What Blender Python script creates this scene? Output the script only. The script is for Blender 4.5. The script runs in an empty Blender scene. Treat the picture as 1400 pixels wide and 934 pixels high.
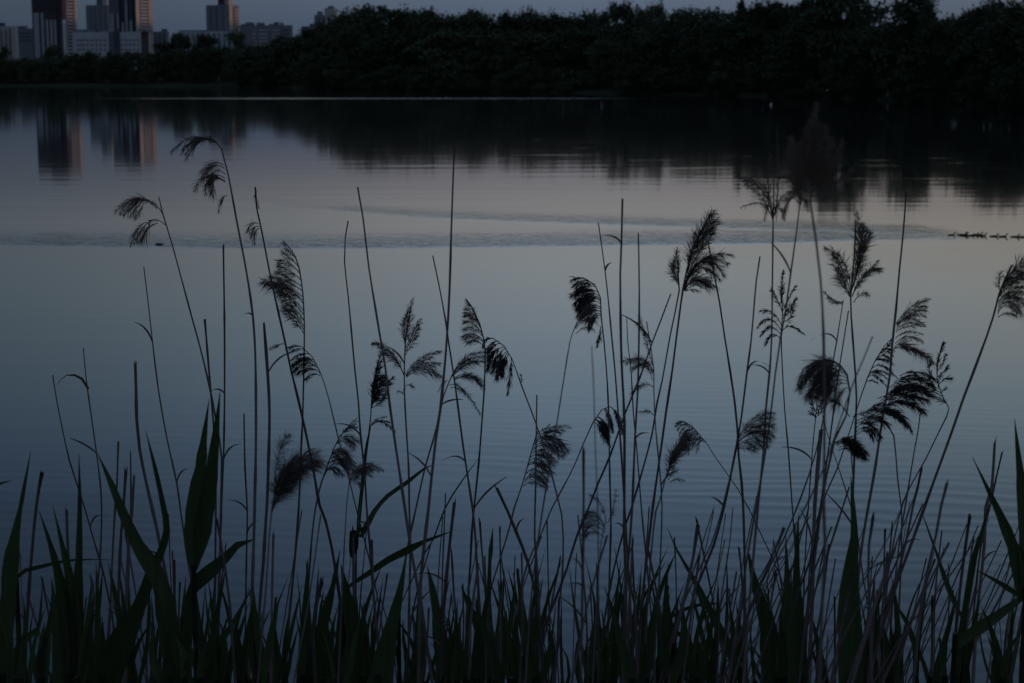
import bpy, bmesh, math, random
import numpy as np
from mathutils import Vector, Matrix

sc = bpy.context.scene
COL = sc.collection
# ------------------------------------------------------------------ camera
F = 2333.3                     # focal length in pixels of the 1400 px wide photograph
H = 2.6                        # eye above the water
TH = math.atan(367.0 / F)      # camera looks down a little
cam = bpy.data.cameras.new("camera")
cam.lens = 60.0
cam.sensor_width = 36.0
cam.clip_start = 0.1
cam.clip_end = 20000.0
cam.dof.use_dof = True
cam.dof.focus_distance = 3.5
cam.dof.aperture_fstop = 11.5
cam_ob = bpy.data.objects.new("camera", cam)
COL.objects.link(cam_ob)
cam_ob.location = (0, 0, H)
cam_ob.rotation_euler = (math.pi / 2 - TH, 0, 0)
sc.camera = cam_ob
# ------------------------------------------------------------------ sky
SUN_EL = math.radians(1.6)
SUN_AZ = math.radians(84.0)    # clockwise from +Y (the view direction): low, on the right
w = bpy.data.worlds.new("World")
sc.world = w
w.use_nodes = True
nt = w.node_tree
nt.nodes.clear()
N = nt.nodes.new
Lk = nt.links.new
out = N('ShaderNodeOutputWorld')
tc = N('ShaderNodeTexCoord')
sep = N('ShaderNodeSeparateXYZ')
Lk(tc.outputs['Generated'], sep.inputs[0])
mr = N('ShaderNodeMapRange')
mr.inputs['From Min'].default_value = 0.0
mr.inputs['From Max'].default_value = 0.5
# clouds: thin stretched bands nudge the height that is looked up
mp = N('ShaderNodeMapping')
mp.inputs['Scale'].default_value = (3, 3, 26)
Lk(tc.outputs['Generated'], mp.inputs[0])
nz = N('ShaderNodeTexNoise')
nz.inputs['Scale'].default_value = 1.6
nz.inputs['Detail'].default_value = 4
Lk(mp.outputs[0], nz.inputs['Vector'])
cl = N('ShaderNodeMath'); cl.operation = 'MULTIPLY_ADD'
cl.inputs[1].default_value = 0.016
cl.inputs[2].default_value = -0.008
Lk(nz.outputs['Fac'], cl.inputs[0])
zz = N('ShaderNodeMath'); zz.operation = 'ADD'
Lk(sep.outputs['Z'], zz.inputs[0]); Lk(cl.outputs[0], zz.inputs[1])
Lk(zz.outputs[0], mr.inputs['Value'])
SKY_MID = [(0.0, (.050, .068, .105)), (.027, (.066, .086, .126)), (.041, (.083, .102, .144)), (.050, (.13, .13, .163)),
           (.059, (.182, .178, .195)), (.072, (.240, .234, .240)), (.093, (.316, .320, .316)), (.1185, (.335, .372, .394)),
           (.152, (.323, .393, .457)), (.190, (.268, .363, .474)), (.232, (.195, .292, .433)), (.273, (.151, .231, .369)),
           (.313, (.120, .186, .315)), (.345, (.099, .161, .280)), (.42, (.085, .135, .235)), (.5, (.085, .125, .20))]
SKY_LEFT = [(0.0, (.034, .049, .078)), (.029, (.040, .057, .088)), (.041, (.050, .066, .095)), (.059, (.079, .096, .128)),
            (.0845, (.133, .152, .180)), (.127, (.133, .175, .218)), (.169, (.123, .177, .242)), (.211, (.098, .152, .245)),
            (.253, (.080, .124, .206)), (.313, (.066, .102, .189)), (.345, (.053, .088, .161)), (.42, (.055, .088, .155)), (.5, (.075, .11, .175))]
SKY_LEFT = [(p, tuple(q * k * (.90 if p < .4 else 1.0) for q, k in zip(c, (1.02, 1.07, 1.06) if p > .05 else (1.06, 1.13, 1.14)))) for p, c in SKY_LEFT]
GAIN_MID = lambda p: (1.04, 1.16, 1.22) if p < .05 else (1.10, 1.10, 1.12) if p < .1 else (1.11, 1.13, 1.15) if p < .17 else (1.19, 1.24, 1.23) if p < .4 else (1.1, 1.1, 1.1)
SKY_MID = [(p, tuple(q * k for q, k in zip(c, GAIN_MID(p)))) for p, c in SKY_MID]
def ramp(stops):
    r = N('ShaderNodeValToRGB')
    cr = r.color_ramp
    cr.interpolation = 'LINEAR'
    while len(cr.elements) > 1:
        cr.elements.remove(cr.elements[-1])
    for i, (p, c) in enumerate(stops):
        e = cr.elements[0] if i == 0 else cr.elements.new(p / .5)
        e.position = p / .5
        e.color = (*c, 1)
    Lk(mr.outputs[0], r.inputs[0])
    return r
rm, rl = ramp(SKY_MID), ramp(SKY_LEFT)
mx = N('ShaderNodeMapRange'); mx.interpolation_type = 'SMOOTHSTEP'
mx.inputs['From Min'].default_value = -0.32
mx.inputs['From Max'].default_value = 0.06
Lk(sep.outputs['X'], mx.inputs['Value'])
mix = N('ShaderNodeMix'); mix.data_type = 'RGBA'
Lk(mx.outputs[0], mix.inputs['Factor']); Lk(rl.outputs[0], mix.inputs[6]); Lk(rm.outputs[0], mix.inputs[7])
# the half of the sky behind the viewer is already dark
my = N('ShaderNodeMapRange'); my.interpolation_type = 'SMOOTHSTEP'
my.inputs['From Min'].default_value = -0.3
my.inputs['From Max'].default_value = 0.7
my.inputs['To Min'].default_value = 0.85
Lk(sep.outputs['Y'], my.inputs['Value'])
bg = N('ShaderNodeBackground')
wr = N('ShaderNodeMapRange'); wr.inputs['From Min'].default_value = .06; wr.inputs['From Max'].default_value = .3
Lk(sep.outputs['X'], wr.inputs['Value'])
warm = N('ShaderNodeMix'); warm.data_type = 'RGBA'; warm.blend_type = 'MULTIPLY'
warm.inputs[7].default_value = (.985, .915, .825, 1)
Lk(wr.outputs[0], warm.inputs['Factor']); Lk(mix.outputs[2], warm.inputs[6])
Lk(warm.outputs[2], bg.inputs['Color']); Lk(my.outputs[0], bg.inputs['Strength'])
sky = N('ShaderNodeTexSky'); sky.sky_type = 'NISHITA'
sky.sun_disc = False
sky.sun_elevation = SUN_EL
sky.sun_rotation = SUN_AZ
bg2 = N('ShaderNodeBackground'); bg2.inputs['Strength'].default_value = 0.004
Lk(sky.outputs[0], bg2.inputs['Color'])
ad = N('ShaderNodeAddShader')
Lk(bg.outputs[0], ad.inputs[0]); Lk(bg2.outputs[0], ad.inputs[1]); Lk(ad.outputs[0], out.inputs['Surface'])
# ------------------------------------------------------------------ sun (last glow, low on the right)
sd = bpy.data.lights.new("sun", 'SUN')
sd.energy = 0.62
sd.angle = math.radians(0.5)
sd.color = (1.0, 0.56, 0.42)
so = bpy.data.objects.new("sun", sd)
COL.objects.link(so)
sdir = Vector((math.sin(SUN_AZ) * math.cos(SUN_EL), math.cos(SUN_AZ) * math.cos(SUN_EL), math.sin(SUN_EL)))
so.rotation_euler = sdir.to_track_quat('Z', 'Y').to_euler()
# ------------------------------------------------------------------ exposure
sc.view_settings.view_transform = 'Standard'
sc.view_settings.look = 'None'
sc.view_settings.exposure = 0.09
sc.view_settings.gamma = 1.0
sc.cycles.max_bounces = 5
sc.cycles.use_denoising = True

# ------------------------------------------------------------------ helpers
CT, ST = math.cos(TH), math.sin(TH)
def ray(px, py):
    a = (px - 700.0) / F
    b = (467.0 - py) / F
    return Vector((a, CT + b * ST, -ST + b * CT))
def at(px, py, d):
    """the point at ground distance d (metres along +Y) seen at photograph pixel px, py"""
    r = ray(px, py)
    return Vector((0, 0, H)) + r * (d / r.y)

def mesh_obj(name, verts, faces, mat, parent=None, smooth=False):
    me = bpy.data.meshes.new(name)
    me.from_pydata([tuple(v) for v in verts], [], faces)
    if smooth:
        me.polygons.foreach_set('use_smooth', [True] * len(me.polygons))
    me.materials.append(mat)
    o = bpy.data.objects.new(name, me)
    COL.objects.link(o)
    if parent is not None:
        o.parent = parent
    return o
def empty(name, loc, rz=0.0):
    o = bpy.data.objects.new(name, None)
    COL.objects.link(o)
    o.location = loc
    o.rotation_euler = (0, 0, rz)
    o.empty_display_size = 0.1
    return o
def tag(o, label, cat, group=None):
    o['label'] = label
    o['category'] = cat
    if group:
        o['group'] = group
    return o
class MB:
    def __init__(s):
        s.v = []; s.f = []
    def box(s, x0, x1, y0, y1, z0, z1):
        b = len(s.v)
        s.v += [(x, y, z) for z in (z0, z1) for y in (y0, y1) for x in (x0, x1)]
        s.f += [(b, b+2, b+3, b+1), (b+4, b+5, b+7, b+6), (b, b+1, b+5, b+4), (b+2, b+6, b+7, b+3), (b, b+4, b+6, b+2), (b+1, b+3, b+7, b+5)]
        return s
    def tube(s, pts, rad, n=6, cap=True):
        pts = [Vector(p) for p in pts]
        b0 = len(s.v)
        m = len(pts)
        for i, p in enumerate(pts):
            t = (pts[min(i+1, m-1)] - pts[max(i-1, 0)]).normalized()
            a = Vector((0, 1, 0)) if abs(t.y) < .9 else Vector((1, 0, 0))
            u = t.cross(a).normalized(); v = t.cross(u)
            r = rad[i] if hasattr(rad, '__len__') else rad
            for k in range(n):
                q = 2 * math.pi * k / n
                s.v.append(tuple(p + (u * math.cos(q) + v * math.sin(q)) * r))
        for i in range(m-1):
            for k in range(n):
                a_, b_ = b0 + i*n + k, b0 + i*n + (k+1) % n
                s.f.append((a_, b_, b_ + n, a_ + n))
        if cap:
            s.f.append(tuple(b0 + k for k in range(n)))
            s.f.append(tuple(b0 + (m-1)*n + k for k in reversed(range(n))))
        return s
    def build(s, name, mat, parent=None, smooth=False):
        return mesh_obj(name, s.v, s.f, mat, parent, smooth)

def material(name, col, rough=.8, var=.25, scale=6.0, spec=.2, translucent=None, stretch=None, dry=None):
    m = bpy.data.materials.new(name)
    m.use_nodes = True
    n = m.node_tree.nodes; l = m.node_tree.links
    p = n['Principled BSDF']
    p.inputs['Roughness'].default_value = rough
    p.inputs['Specular IOR Level'].default_value = spec
    t = n.new('ShaderNodeTexCoord')
    z = n.new('ShaderNodeTexNoise'); z.inputs['Scale'].default_value = scale; z.inputs['Detail'].default_value = 5
    if stretch:
        mpg = n.new('ShaderNodeMapping'); mpg.inputs['Scale'].default_value = stretch
        l.new(t.outputs['Object'], mpg.inputs[0]); l.new(mpg.outputs[0], z.inputs['Vector'])
    else:
        l.new(t.outputs['Object'], z.inputs['Vector'])
    oi = n.new('ShaderNodeObjectInfo')
    ad = n.new('ShaderNodeMath'); ad.operation = 'MULTIPLY_ADD'; ad.inputs[1].default_value = .6
    l.new(oi.outputs['Random'], ad.inputs[0]); l.new(z.outputs['Fac'], ad.inputs[2])
    mr = n.new('ShaderNodeMapRange')
    mr.inputs['From Min'].default_value = .3; mr.inputs['From Max'].default_value = 1.3
    mr.inputs['To Min'].default_value = 1 - var; mr.inputs['To Max'].default_value = 1 + var
    l.new(ad.outputs[0], mr.inputs['Value'])
    v = n.new('ShaderNodeVectorMath'); v.operation = 'SCALE'
    v.inputs[0].default_value = col
    if dry:                                   # straw-coloured streaks where the blade has died back
        zd = n.new('ShaderNodeTexNoise'); zd.inputs['Scale'].default_value = 3.0; zd.inputs['Detail'].default_value = 6
        l.new((mpg if stretch else t).outputs[0 if stretch else 'Object'], zd.inputs['Vector'])
        rd = n.new('ShaderNodeMapRange'); rd.inputs['From Min'].default_value = .56; rd.inputs['From Max'].default_value = .70
        l.new(zd.outputs['Fac'], rd.inputs['Value'])
        md = n.new('ShaderNodeMix'); md.data_type = 'RGBA'
        md.inputs[6].default_value = (*col, 1); md.inputs[7].default_value = (*dry, 1)
        l.new(rd.outputs[0], md.inputs['Factor']); l.new(md.outputs[2], v.inputs[0])
    l.new(mr.outputs[0], v.inputs['Scale'])
    l.new(v.outputs[0], p.inputs['Base Color'])
    if translucent:
        tr = n.new('ShaderNodeBsdfTranslucent'); tr.inputs['Color'].default_value = (*translucent, 1)
        ms = n.new('ShaderNodeMixShader'); ms.inputs[0].default_value = .35
        l.new(p.outputs[0], ms.inputs[1]); l.new(tr.outputs[0], ms.inputs[2])
        l.new(ms.outputs[0], n['Material Output'].inputs['Surface'])
    return m
M = dict(
    soil=material('dark_grass_soil', (.028, .034, .018), .95, .4, .4),
    crown=material('leaf_green', (.060, .080, .048), .85, .6, .5, .05),
    crown_dark=material('needle_green', (.040, .056, .040), .85, .3, .5, .05),
    bark=material('bark', (.06, .05, .042), .9, .35, 3),
    birch=material('birch_bark', (.45, .44, .42), .8, .4, 2),
    stalk=material('reed_straw', (.118, .094, .092), .75, .5, 14),
    stalk_green=material('reed_green_stem', (.035, .050, .035), .7, .3, 14),
    leaf=material('reed_leaf_green', (.046, .066, .031), .6, .6, 5, .25, (.026, .050, .012), (26, 26, 1.1), (.085, .070, .045)),
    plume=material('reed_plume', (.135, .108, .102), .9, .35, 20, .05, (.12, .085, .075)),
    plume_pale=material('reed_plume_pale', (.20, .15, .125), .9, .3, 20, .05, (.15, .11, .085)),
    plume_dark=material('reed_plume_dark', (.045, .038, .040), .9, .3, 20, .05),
    cattail=material('cattail_brown', (.022, .018, .014), .95, .3, 40, .05),
    feather_dark=material('duckling_down', (.02, .018, .016), .9, .3, 30, .05),
    feather_white=material('white_feather', (.8, .8, .78), .9, .05, 10),
    drift=material('wet_wood', (.03, .026, .022), .7, .3, 8),
    boat_pale=material('pale_boat_paint', (.5, .5, .52), .6, .2, 3),
    boat_blue=material('blue_boat_paint', (.05, .056, .09), .6, .2, 3),
)
# city materials
for nm, c in dict(white=(.46, .47, .50), pale=(.37, .37, .40), grey=(.20, .215, .245), slate=(.13, .145, .18), navy=(.078, .088, .118),
                  maroon=(.066, .052, .066), cream=(.42, .38, .34), glass=(.03, .035, .045), roof=(.07, .07, .075), yellow=(.42, .36, .26)).items():
    M['wall_' + nm] = material('wall_' + nm, c, .8, .18, .25)
# ------------------------------------------------------------------ shoreline and terrain
SHORE_PX = [(-500, 117), (0, 118), (300, 118.6), (400, 121), (600, 125), (750, 127), (950, 130), (1100, 134), (1163, 135.5), (1250, 139.8), (1400, 146.5), (1700, 162)]
SHORE = []
for px, py in SHORE_PX:
    r = ray(px, py)
    t = H / -r.z
    SHORE.append((r.x * t, r.y * t))
SHX = [-420] + [s[0] for s in SHORE] + [90, 130, 500]
SHY = [360] + [s[1] for s in SHORE] + [72, 40, -60]
def shore_y(x):
    return float(np.interp(x, SHX, SHY))
def far_ground(x, y):
    return float(np.interp(y - shore_y(x), [-6, 0, 2, 10, 25, 60, 300, 4000], [-1.0, -.02, .35, 1.0, 1.5, 2.0, 3.0, 4.0]))
def near_ground(y):
    return float(np.interp(y, [-400, -20, 0, 2, 4.5, 5.6, 7.5], [3, 1.6, 1.0, .75, .15, -.06, -.8]))
def ground():
    xs = [-4000, -1500, -700] + list(np.arange(-420, 24, 6.0)) + list(np.arange(24, 60, .75)) + list(np.arange(60, 421, 6.0)) + [700, 1500, 4000]
    vs, fs = [], []
    rnd = random.Random(3)
    n = 0
    for x in xs:
        col = [(y, near_ground(y) + rnd.uniform(-.04, .04)) for y in (-4000, -400, -100, -20, -6, -2, 0, 1, 2, 3, 4, 4.8, 5.6, 7.5)]
        s = max(shore_y(x), 30)
        for o in (-8, -5, -2, -.6, .0, .5, 1.2, 2, 4, 7, 10, 16, 25, 40, 60, 120, 300, 1000, 4000, 9000):
            z = float(np.interp(o, [-6, 0, 2, 10, 25, 60, 300, 4000], [-1.0, -.02, .35, 1.0, 1.5, 2.0, 3.0, 4.0]))
            col.append((s + o + (rnd.uniform(-.5, .5) if -1 < o < 3 else 0), z + (rnd.uniform(-.15, .15) if o > 1 else 0)))
        n = len(col)
        vs += [(x, y, z) for y, z in col]
    for i in range(len(xs) - 1):
        for j in range(n - 1):
            a = i * n + j
            fs.append((a, a + n, a + n + 1, a + 1))
    o = mesh_obj('ground', vs, fs, M['soil'], None, True)
    o['kind'] = 'structure'
ground()
# unseen high ground added far right to block the sun below the tower tops
def sun_blocking_ridge():
    vs, fs = [], []
    prof = [(-190, 0), (-120, 34), (-50, 70), (0, 79), (60, 64), (200, 0)]
    ys = list(range(-500, 2600, 60))
    rnd = random.Random(8)
    for y in ys:
        k = rnd.uniform(.96, 1.04)
        if y > 700: k *= 1.0
        vs += [(520 + .18 * max(0, y) + dx + rnd.uniform(-9, 9), y, 1 + z * k) for dx, z in prof]
    n = len(prof)
    for i in range(len(ys) - 1):
        for j in range(n - 1):
            a = i * n + j
            fs.append((a, a + n, a + n + 1, a + 1))
    o = mesh_obj('sun_blocking_hill', vs, fs, M['soil'], None, True)
    o['kind'] = 'structure'
sun_blocking_ridge()
# ------------------------------------------------------------------ water
def water_material():
    m = bpy.data.materials.new('lake_water')
    m.use_nodes = True
    n = m.node_tree.nodes; l = m.node_tree.links
    p = n['Principled BSDF']
    p.inputs['Base Color'].default_value = (.006, .010, .013, 1)
    p.inputs['Roughness'].default_value = .02
    p.inputs['IOR'].default_value = 1.333
    t = n.new('ShaderNodeTexCoord')
    def noise(scale, sx, sy, detail=2, rot=0.0):
        mp = n.new('ShaderNodeMapping')
        mp.inputs['Scale'].default_value = (sx, sy, 1)
        mp.inputs['Rotation'].default_value = (0, 0, rot)
        l.new(t.outputs['Object'], mp.inputs[0])
        z = n.new('ShaderNodeTexNoise')
        z.inputs['Scale'].default_value = scale
        z.inputs['Detail'].default_value = detail
        l.new(mp.outputs[0], z.inputs['Vector'])
        return z.outputs['Fac']
    def attr(nm):
        a = n.new('ShaderNodeAttribute'); a.attribute_name = nm
        return a.outputs['Fac']
    def mul(a, b):
        k = n.new('ShaderNodeMath'); k.operation = 'MULTIPLY'
        for i, q in enumerate((a, b)):
            if isinstance(q, (int, float)): k.inputs[i].default_value = q
            else: l.new(q, k.inputs[i])
        return k.outputs[0]
    def add(a, b):
        k = n.new('ShaderNodeMath'); k.operation = 'ADD'
        l.new(a, k.inputs[0]); l.new(b, k.inputs[1])
        return k.outputs[0]
    swell = mul(noise(1.0, .12, .9, 2), SWELL)                      # long lazy undulation everywhere
    wv = n.new('ShaderNodeTexWave'); wv.wave_type = 'BANDS'; wv.bands_direction = 'Y'
    wv.inputs['Scale'].default_value = 1.55; wv.inputs['Distortion'].default_value = 9
    wv.inputs['Detail'].default_value = 2; wv.inputs['Detail Scale'].default_value = .8
    mp = n.new('ShaderNodeMapping'); mp.inputs['Rotation'].default_value = (0, 0, math.radians(17)); mp.inputs['Scale'].default_value = (.45, 1, 1)
    l.new(t.outputs['Object'], mp.inputs[0]); l.new(mp.outputs[0], wv.inputs['Vector'])
    patch = n.new('ShaderNodeMapRange'); patch.inputs['From Min'].default_value = .35; patch.inputs['From Max'].default_value = .7; patch.inputs['To Min'].default_value = .25
    l.new(noise(.35, 1, 1.6, 1), patch.inputs['Value'])
    rip = mul(mul(mul(wv.outputs['Fac'], patch.outputs[0]), attr('ripple')), RIP)
    rip2 = mul(mul(noise(6.0, .3, 1.0, 2, .15), attr('ripple')), RIP * .8)
    ruf = mul(mul(noise(5.5, .65, 1.0, 3), attr('ruffle')), RUF)
    h = add(add(swell, add(rip, rip2)), ruf)
    b = n.new('ShaderNodeBump')
    b.inputs['Strength'].default_value = 1.0
    b.inputs['Distance'].default_value = 1.0
    l.new(h, b.inputs['Height'])
    l.new(b.outputs[0], p.inputs['Normal'])
    ro = n.new('ShaderNodeMath'); ro.operation = 'MULTIPLY_ADD'
    l.new(attr('ruffle'), ro.inputs[0]); ro.inputs[1].default_value = .05; ro.inputs[2].default_value = .044
    l.new(ro.outputs[0], p.inputs['Roughness'])
    return m
SWELL, RIP, RUF = .0032, .0009, .0165
def wpt(px, py):
    r = ray(px, py); t = H / -r.z
    return r.x * t, r.y * t
def water():
    xs = np.concatenate([np.array([-3000, -900, -420, -300, -220, -160]), np.arange(-120, -40, 1.5), np.arange(-40, 50, .5), np.arange(50, 130, 1.5), np.array([160, 240, 420, 900, 3000])])
    ys = [-60, 2]
    y = 4.0
    while y < 345:
        ys.append(y); y *= 1.006
    ys = np.array(ys + [420, 700.])
    X, Y = np.meshgrid(xs, ys)
    nx, ny = len(xs), len(ys)
    # mirror-calm lake: 'ripple' = small wind ripples near the bank, 'ruffle' = broken water (wake, cat's paws)
    rip = np.interp(Y, [5, 9, 12, 16, 22, 60, 400], [1.0, 1.0, .55, .18, .06, .03, .03])
    rip *= .55 + .45 * np.clip((X / np.maximum(Y, 1) + .10) / .25, 0, 1)
    ruf = np.zeros_like(X)
    def arm(pts, near, far, amp):
        w_ = np.array([wpt(*p) for p in pts])
        o = np.argsort(w_[:, 0])
        yc = np.interp(X, w_[o, 0], w_[o, 1])
        a = np.interp(X, w_[o, 0], np.array([q for q in amp])[o])
        dd = Y - yc
        v = np.where(dd < 0, np.exp(-(dd / near) ** 2), np.exp(-(dd / far) ** 2)) * a
        v[(X < w_[o, 0][0] - 3) | (X > w_[o, 0][-1] + .3)] = 0
        return v
    ruf = np.maximum(ruf, arm([(1300, 325), (1180, 327.5), (1050, 331.5), (900, 333.5), (700, 336), (500, 338), (300, 338), (150, 336), (0, 334), (-150, 332)],
                              .12, 1.75, [.8, 1.1, 1.3, 1.3, 1.25, 1.2, 1.1, 1.05, .95, .8]))
    ruf = np.maximum(ruf, arm([(1300, 321), (1180, 317), (1100, 313.5), (950, 309), (820, 305), (700, 301), (580, 296), (490, 289), (400, 283), (330, 279)],
                              .35, 1.25, [.8, 1.0, 1.05, 1.0, .95, .8, .65, .5, .25, .0]))
    # between the two arms close behind the ducklings
    x0, y0 = wpt(1300, 323)
    inside = np.clip((X - (x0 - 4.2)) / 2.5, 0, 1) * (X < x0) * np.exp(-((Y - np.interp(X, [x0 - 4, x0], [y0 + .35, y0])) / .75) ** 2)
    ruf = np.maximum(ruf, .85 * inside)
    # cat's paws off the far bank
    rnd = np.random.RandomState(5)
    def stripe(yc, half, xa, xb, amp, fade):
        q = np.exp(-((Y - yc - .012 * X) / half) ** 2) * np.clip((X - xa) / fade, 0, 1) * np.clip((xb - X) / fade, 0, 1) * amp
        return q
    ruf = np.maximum(ruf, stripe(179, 4.5, -46, 30, 1.7, 24))
    ruf = np.maximum(ruf, stripe(196, 3.0, -60, 24, .16, 20))
    ruf = np.maximum(ruf, stripe(240, 7.0, -85, 5, .13, 20))
    ruf = np.maximum(ruf, stripe(148, 2.2, -40, 20, .12, 15))
    shy = np.interp(X, SHX, SHY)
    edge = np.exp(-((shy - 2.2 - Y) / 1.8) ** 2) * np.clip((X - 32) / 3, 0, 1) * (.55 + .45 * np.sin(X * .9 + 1.1)) * .5
    ruf = np.maximum(ruf, edge)
    for k in range(150):
        px = rnd.uniform(330, 1400); py = rnd.uniform(158, 250) if px > 700 else rnd.uniform(165, 235)
        cx, cy = wpt(px, py)
        wx = rnd.uniform(.5, 1.1) * rnd.uniform(.5, 1.5); wy = rnd.uniform(.14, .3) * cy / 60
        am = rnd.uniform(.05, .38) ** 1.2
        i0, i1 = np.searchsorted(xs, [cx - 4 * wx - 1, cx + 4 * wx + 1]); j0, j1 = np.searchsorted(ys, [cy - 4 * wy - 1, cy + 4 * wy + 1])
        g = am * np.exp(-((X[j0:j1, i0:i1] - cx) / wx) ** 2 - ((Y[j0:j1, i0:i1] - cy) / wy) ** 2)
        ruf[j0:j1, i0:i1] = np.maximum(ruf[j0:j1, i0:i1], g)
    me = bpy.data.meshes.new('water')
    co = np.stack([X, Y, np.zeros_like(X)], -1).reshape(-1, 3)
    idx = np.arange(nx * ny).reshape(ny, nx)
    q = np.stack([idx[:-1, :-1], idx[:-1, 1:], idx[1:, 1:], idx[1:, :-1]], -1).reshape(-1, 4)
    me.vertices.add(len(co)); me.vertices.foreach_set('co', co.astype(np.float32).ravel())
    me.loops.add(q.size); me.loops.foreach_set('vertex_index', q.astype(np.int32).ravel())
    me.polygons.add(len(q)); me.polygons.foreach_set('loop_start', np.arange(0, q.size, 4, dtype=np.int32))
    me.update(calc_edges=True)
    for nm, arr in (('ripple', rip), ('ruffle', ruf)):
        a = me.attributes.new(nm, 'FLOAT', 'POINT')
        a.data.foreach_set('value', arr.astype(np.float32).ravel())
    me.polygons.foreach_set('use_smooth', np.ones(len(q), dtype=bool))
    me.materials.append(water_material())
    o = bpy.data.objects.new('water', me)
    COL.objects.link(o)
    o['kind'] = 'structure'
water()

# ------------------------------------------------------------------ city across the lake
def zof(py, d):
    return at(700, py, d).z
class Block:
    """a building whose front runs left from its near corner and whose right side is turned towards the viewer"""
    def __init__(s, name, label, xl, xc, xr, d, top, yaw=16.0, cat='building'):
        phi = math.radians(yaw)
        c = at(xc, 100, d); cx, cy = c.x, d
        kl, kr = (xl - 700) / F, (xr - 700) / F
        k0 = 1.0 / CT
        kl, kr = kl * (ray(0, 100).y ** -1), kr * (ray(0, 100).y ** -1)
        s.W = (cx - kl * cy) / (math.cos(phi) + kl * math.sin(phi))
        den = math.sin(phi) - kr * math.cos(phi)
        s.D = max((kr * cy - cx) / den, 6.0) if xr > xc else 14.0
        s.d, s.xl, s.xc, s.xr = d, xl, xc, xr
        s.base = 1.5
        s.root = empty(name, (cx, cy, s.base), -phi)
        tag(s.root, label, cat)
        s.top = zof(top, d) - s.base
    def u(s, px):                      # photo column on the front -> local x
        return -s.W * (s.xc - px) / (s.xc - s.xl)
    def v(s, px):                      # photo column on the right side -> local y
        return s.D * (px - s.xc) / max(s.xr - s.xc, 1e-6)
    def z(s, py):
        return zof(py, s.d) - s.base
    def part(s, name, mat, *boxes):
        m = MB()
        for b in boxes: m.box(*b)
        return m.build(name, M[mat], s.root)
    def front(s, name, mat, x0, x1, y0, y1, proud=.25):
        return s.part(name, mat, (s.u(x0), s.u(x1), -proud, .0 + .1, s.z(y1) if y1 else 0, s.z(y0)))
    def side(s, name, mat, x0, x1, y0, y1, proud=.25):
        return s.part(name, mat, (-.1, proud, s.v(x0), s.v(x1), s.z(y1) if y1 else 0, s.z(y0)))
    def body(s, mat):
        return s.part('wall', mat, (-s.W, 0, 0, s.D, -2, s.top))
    def copies(s, proto, n, dx=0, dy=0, dz=0, start=(0, 0, 0)):
        for k in range(n):
            o = proto if k == 0 else proto.copy()
            if k: COL.objects.link(o)
            o.location = (start[0] + dx * k, start[1] + dy * k, start[2] + dz * k)
    def windows(s, mat, xs, ys, wpx, hpx, proud=.12):
        for y in ys:
            for x in xs:
                s.front('window', mat, x - wpx / 2, x + wpx / 2, y - hpx / 2, y + hpx / 2, proud)
def balconies(b, x0, x1, ytop, ybot, pitch, mat='wall_pale', gap='wall_navy'):
    y = ytop
    h = b.z(0) - b.z(pitch)
    d0, d1 = b.v(x0), b.v(x1)
    b.side('balcony_recess', gap, x0, x1, ytop, ybot, .12)
    m = MB().box(.10, 1.5, d0, d1, 0, h * .42).box(.10, 1.5, d0, d0 + .3, h * .42, h * .98)
    p = m.build('balcony', M[mat], b.root)
    n = int((ybot - ytop) / pitch)
    b.copies(p, n, dz=h, start=(0, 0, b.z(ybot)))
    # front-facing ends catch the low light
t = Block('apartment_tower', 'tall dark apartment tower with white panels, leftmost of the two big towers', 47, 88, 107.5, 1450, -33, 22)
t.body('wall_navy')
t.front('upper_cladding', 'wall_maroon', 47.8, 87.6, -32, 17, .15)
t.front('upper_cladding', 'wall_maroon', 64, 87.0, 17.2, 26, .15)
for x0, x1, y0 in ((49.5, 56.5, 17), (59.3, 62.8, 17), (66.3, 69, 27), (71.2, 75, 27), (77, 79.6, 27)):
    t.front('facade_panel', 'wall_pale', x0, x1, y0, 79, .45)
for x0, x1, y0 in ((57.2, 58.6, 17), (69.7, 70.6, 27), (75.6, 76.4, 27), (80.5, 84, -30)):
    t.front('window_strip', 'wall_glass', x0, x1, y0, 79, .3)
t.side('facade_panel', 'wall_white', 88.2, 92, 27, 82, .4)
t.side('upper_cladding', 'wall_maroon', 88.2, 92, -32, 26.5, .4)
balconies(t, 92.5, 102.3, -30, 76, 4.75)
balconies(t, 103.2, 107.3, -30, 76, 4.75, 'wall_cream', 'wall_cream')
t.part('roof', 'wall_roof', (-t.W * .7, -t.W * .3, t.D * .3, t.D * .7, t.top + .01, t.top + 4))
t = Block('apartment_tower', 'dark apartment tower with white panels standing behind the low white block', 151.5, 188, 210.5, 1520, -22, 22)
t.body('wall_navy')
t.front('upper_cladding', 'wall_slate', 152, 165.5, -21, 18, .15)
t.front('upper_cladding', 'wall_maroon', 167, 172, -21, 30, .15)
for x0, x1, y0 in ((152.8, 158.8, 18), (162.2, 165, 18), (169, 172, 30.5), (174.5, 177, -18), (180, 183, 28)):
    t.front('facade_panel', 'wall_pale', x0, x1, y0, 79, .45)
for x0, x1, y0 in ((159.6, 161.4, 18), (166, 168, -20), (177.8, 179.4, -20), (183.8, 187, -20)):
    t.front('window_strip', 'wall_glass', x0, x1, y0, 79, .3)
t.side('facade_panel', 'wall_cream', 188.3, 193, -21, 80, .4)
balconies(t, 193.6, 203, -19, 76, 4.6, 'wall_white')
balconies(t, 204, 210.2, -19, 76, 4.6, 'wall_cream', 'wall_cream')
t.part('roof', 'wall_roof', (-t.W * .7, -t.W * .3, t.D * .3, t.D * .7, t.top + .01, t.top + 3))
t = Block('slab_block', 'plain grey high-rise slab wedged between the two dark towers', 120.5, 151, 153, 1750, 7, 6)
t.body('wall_grey')
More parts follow.
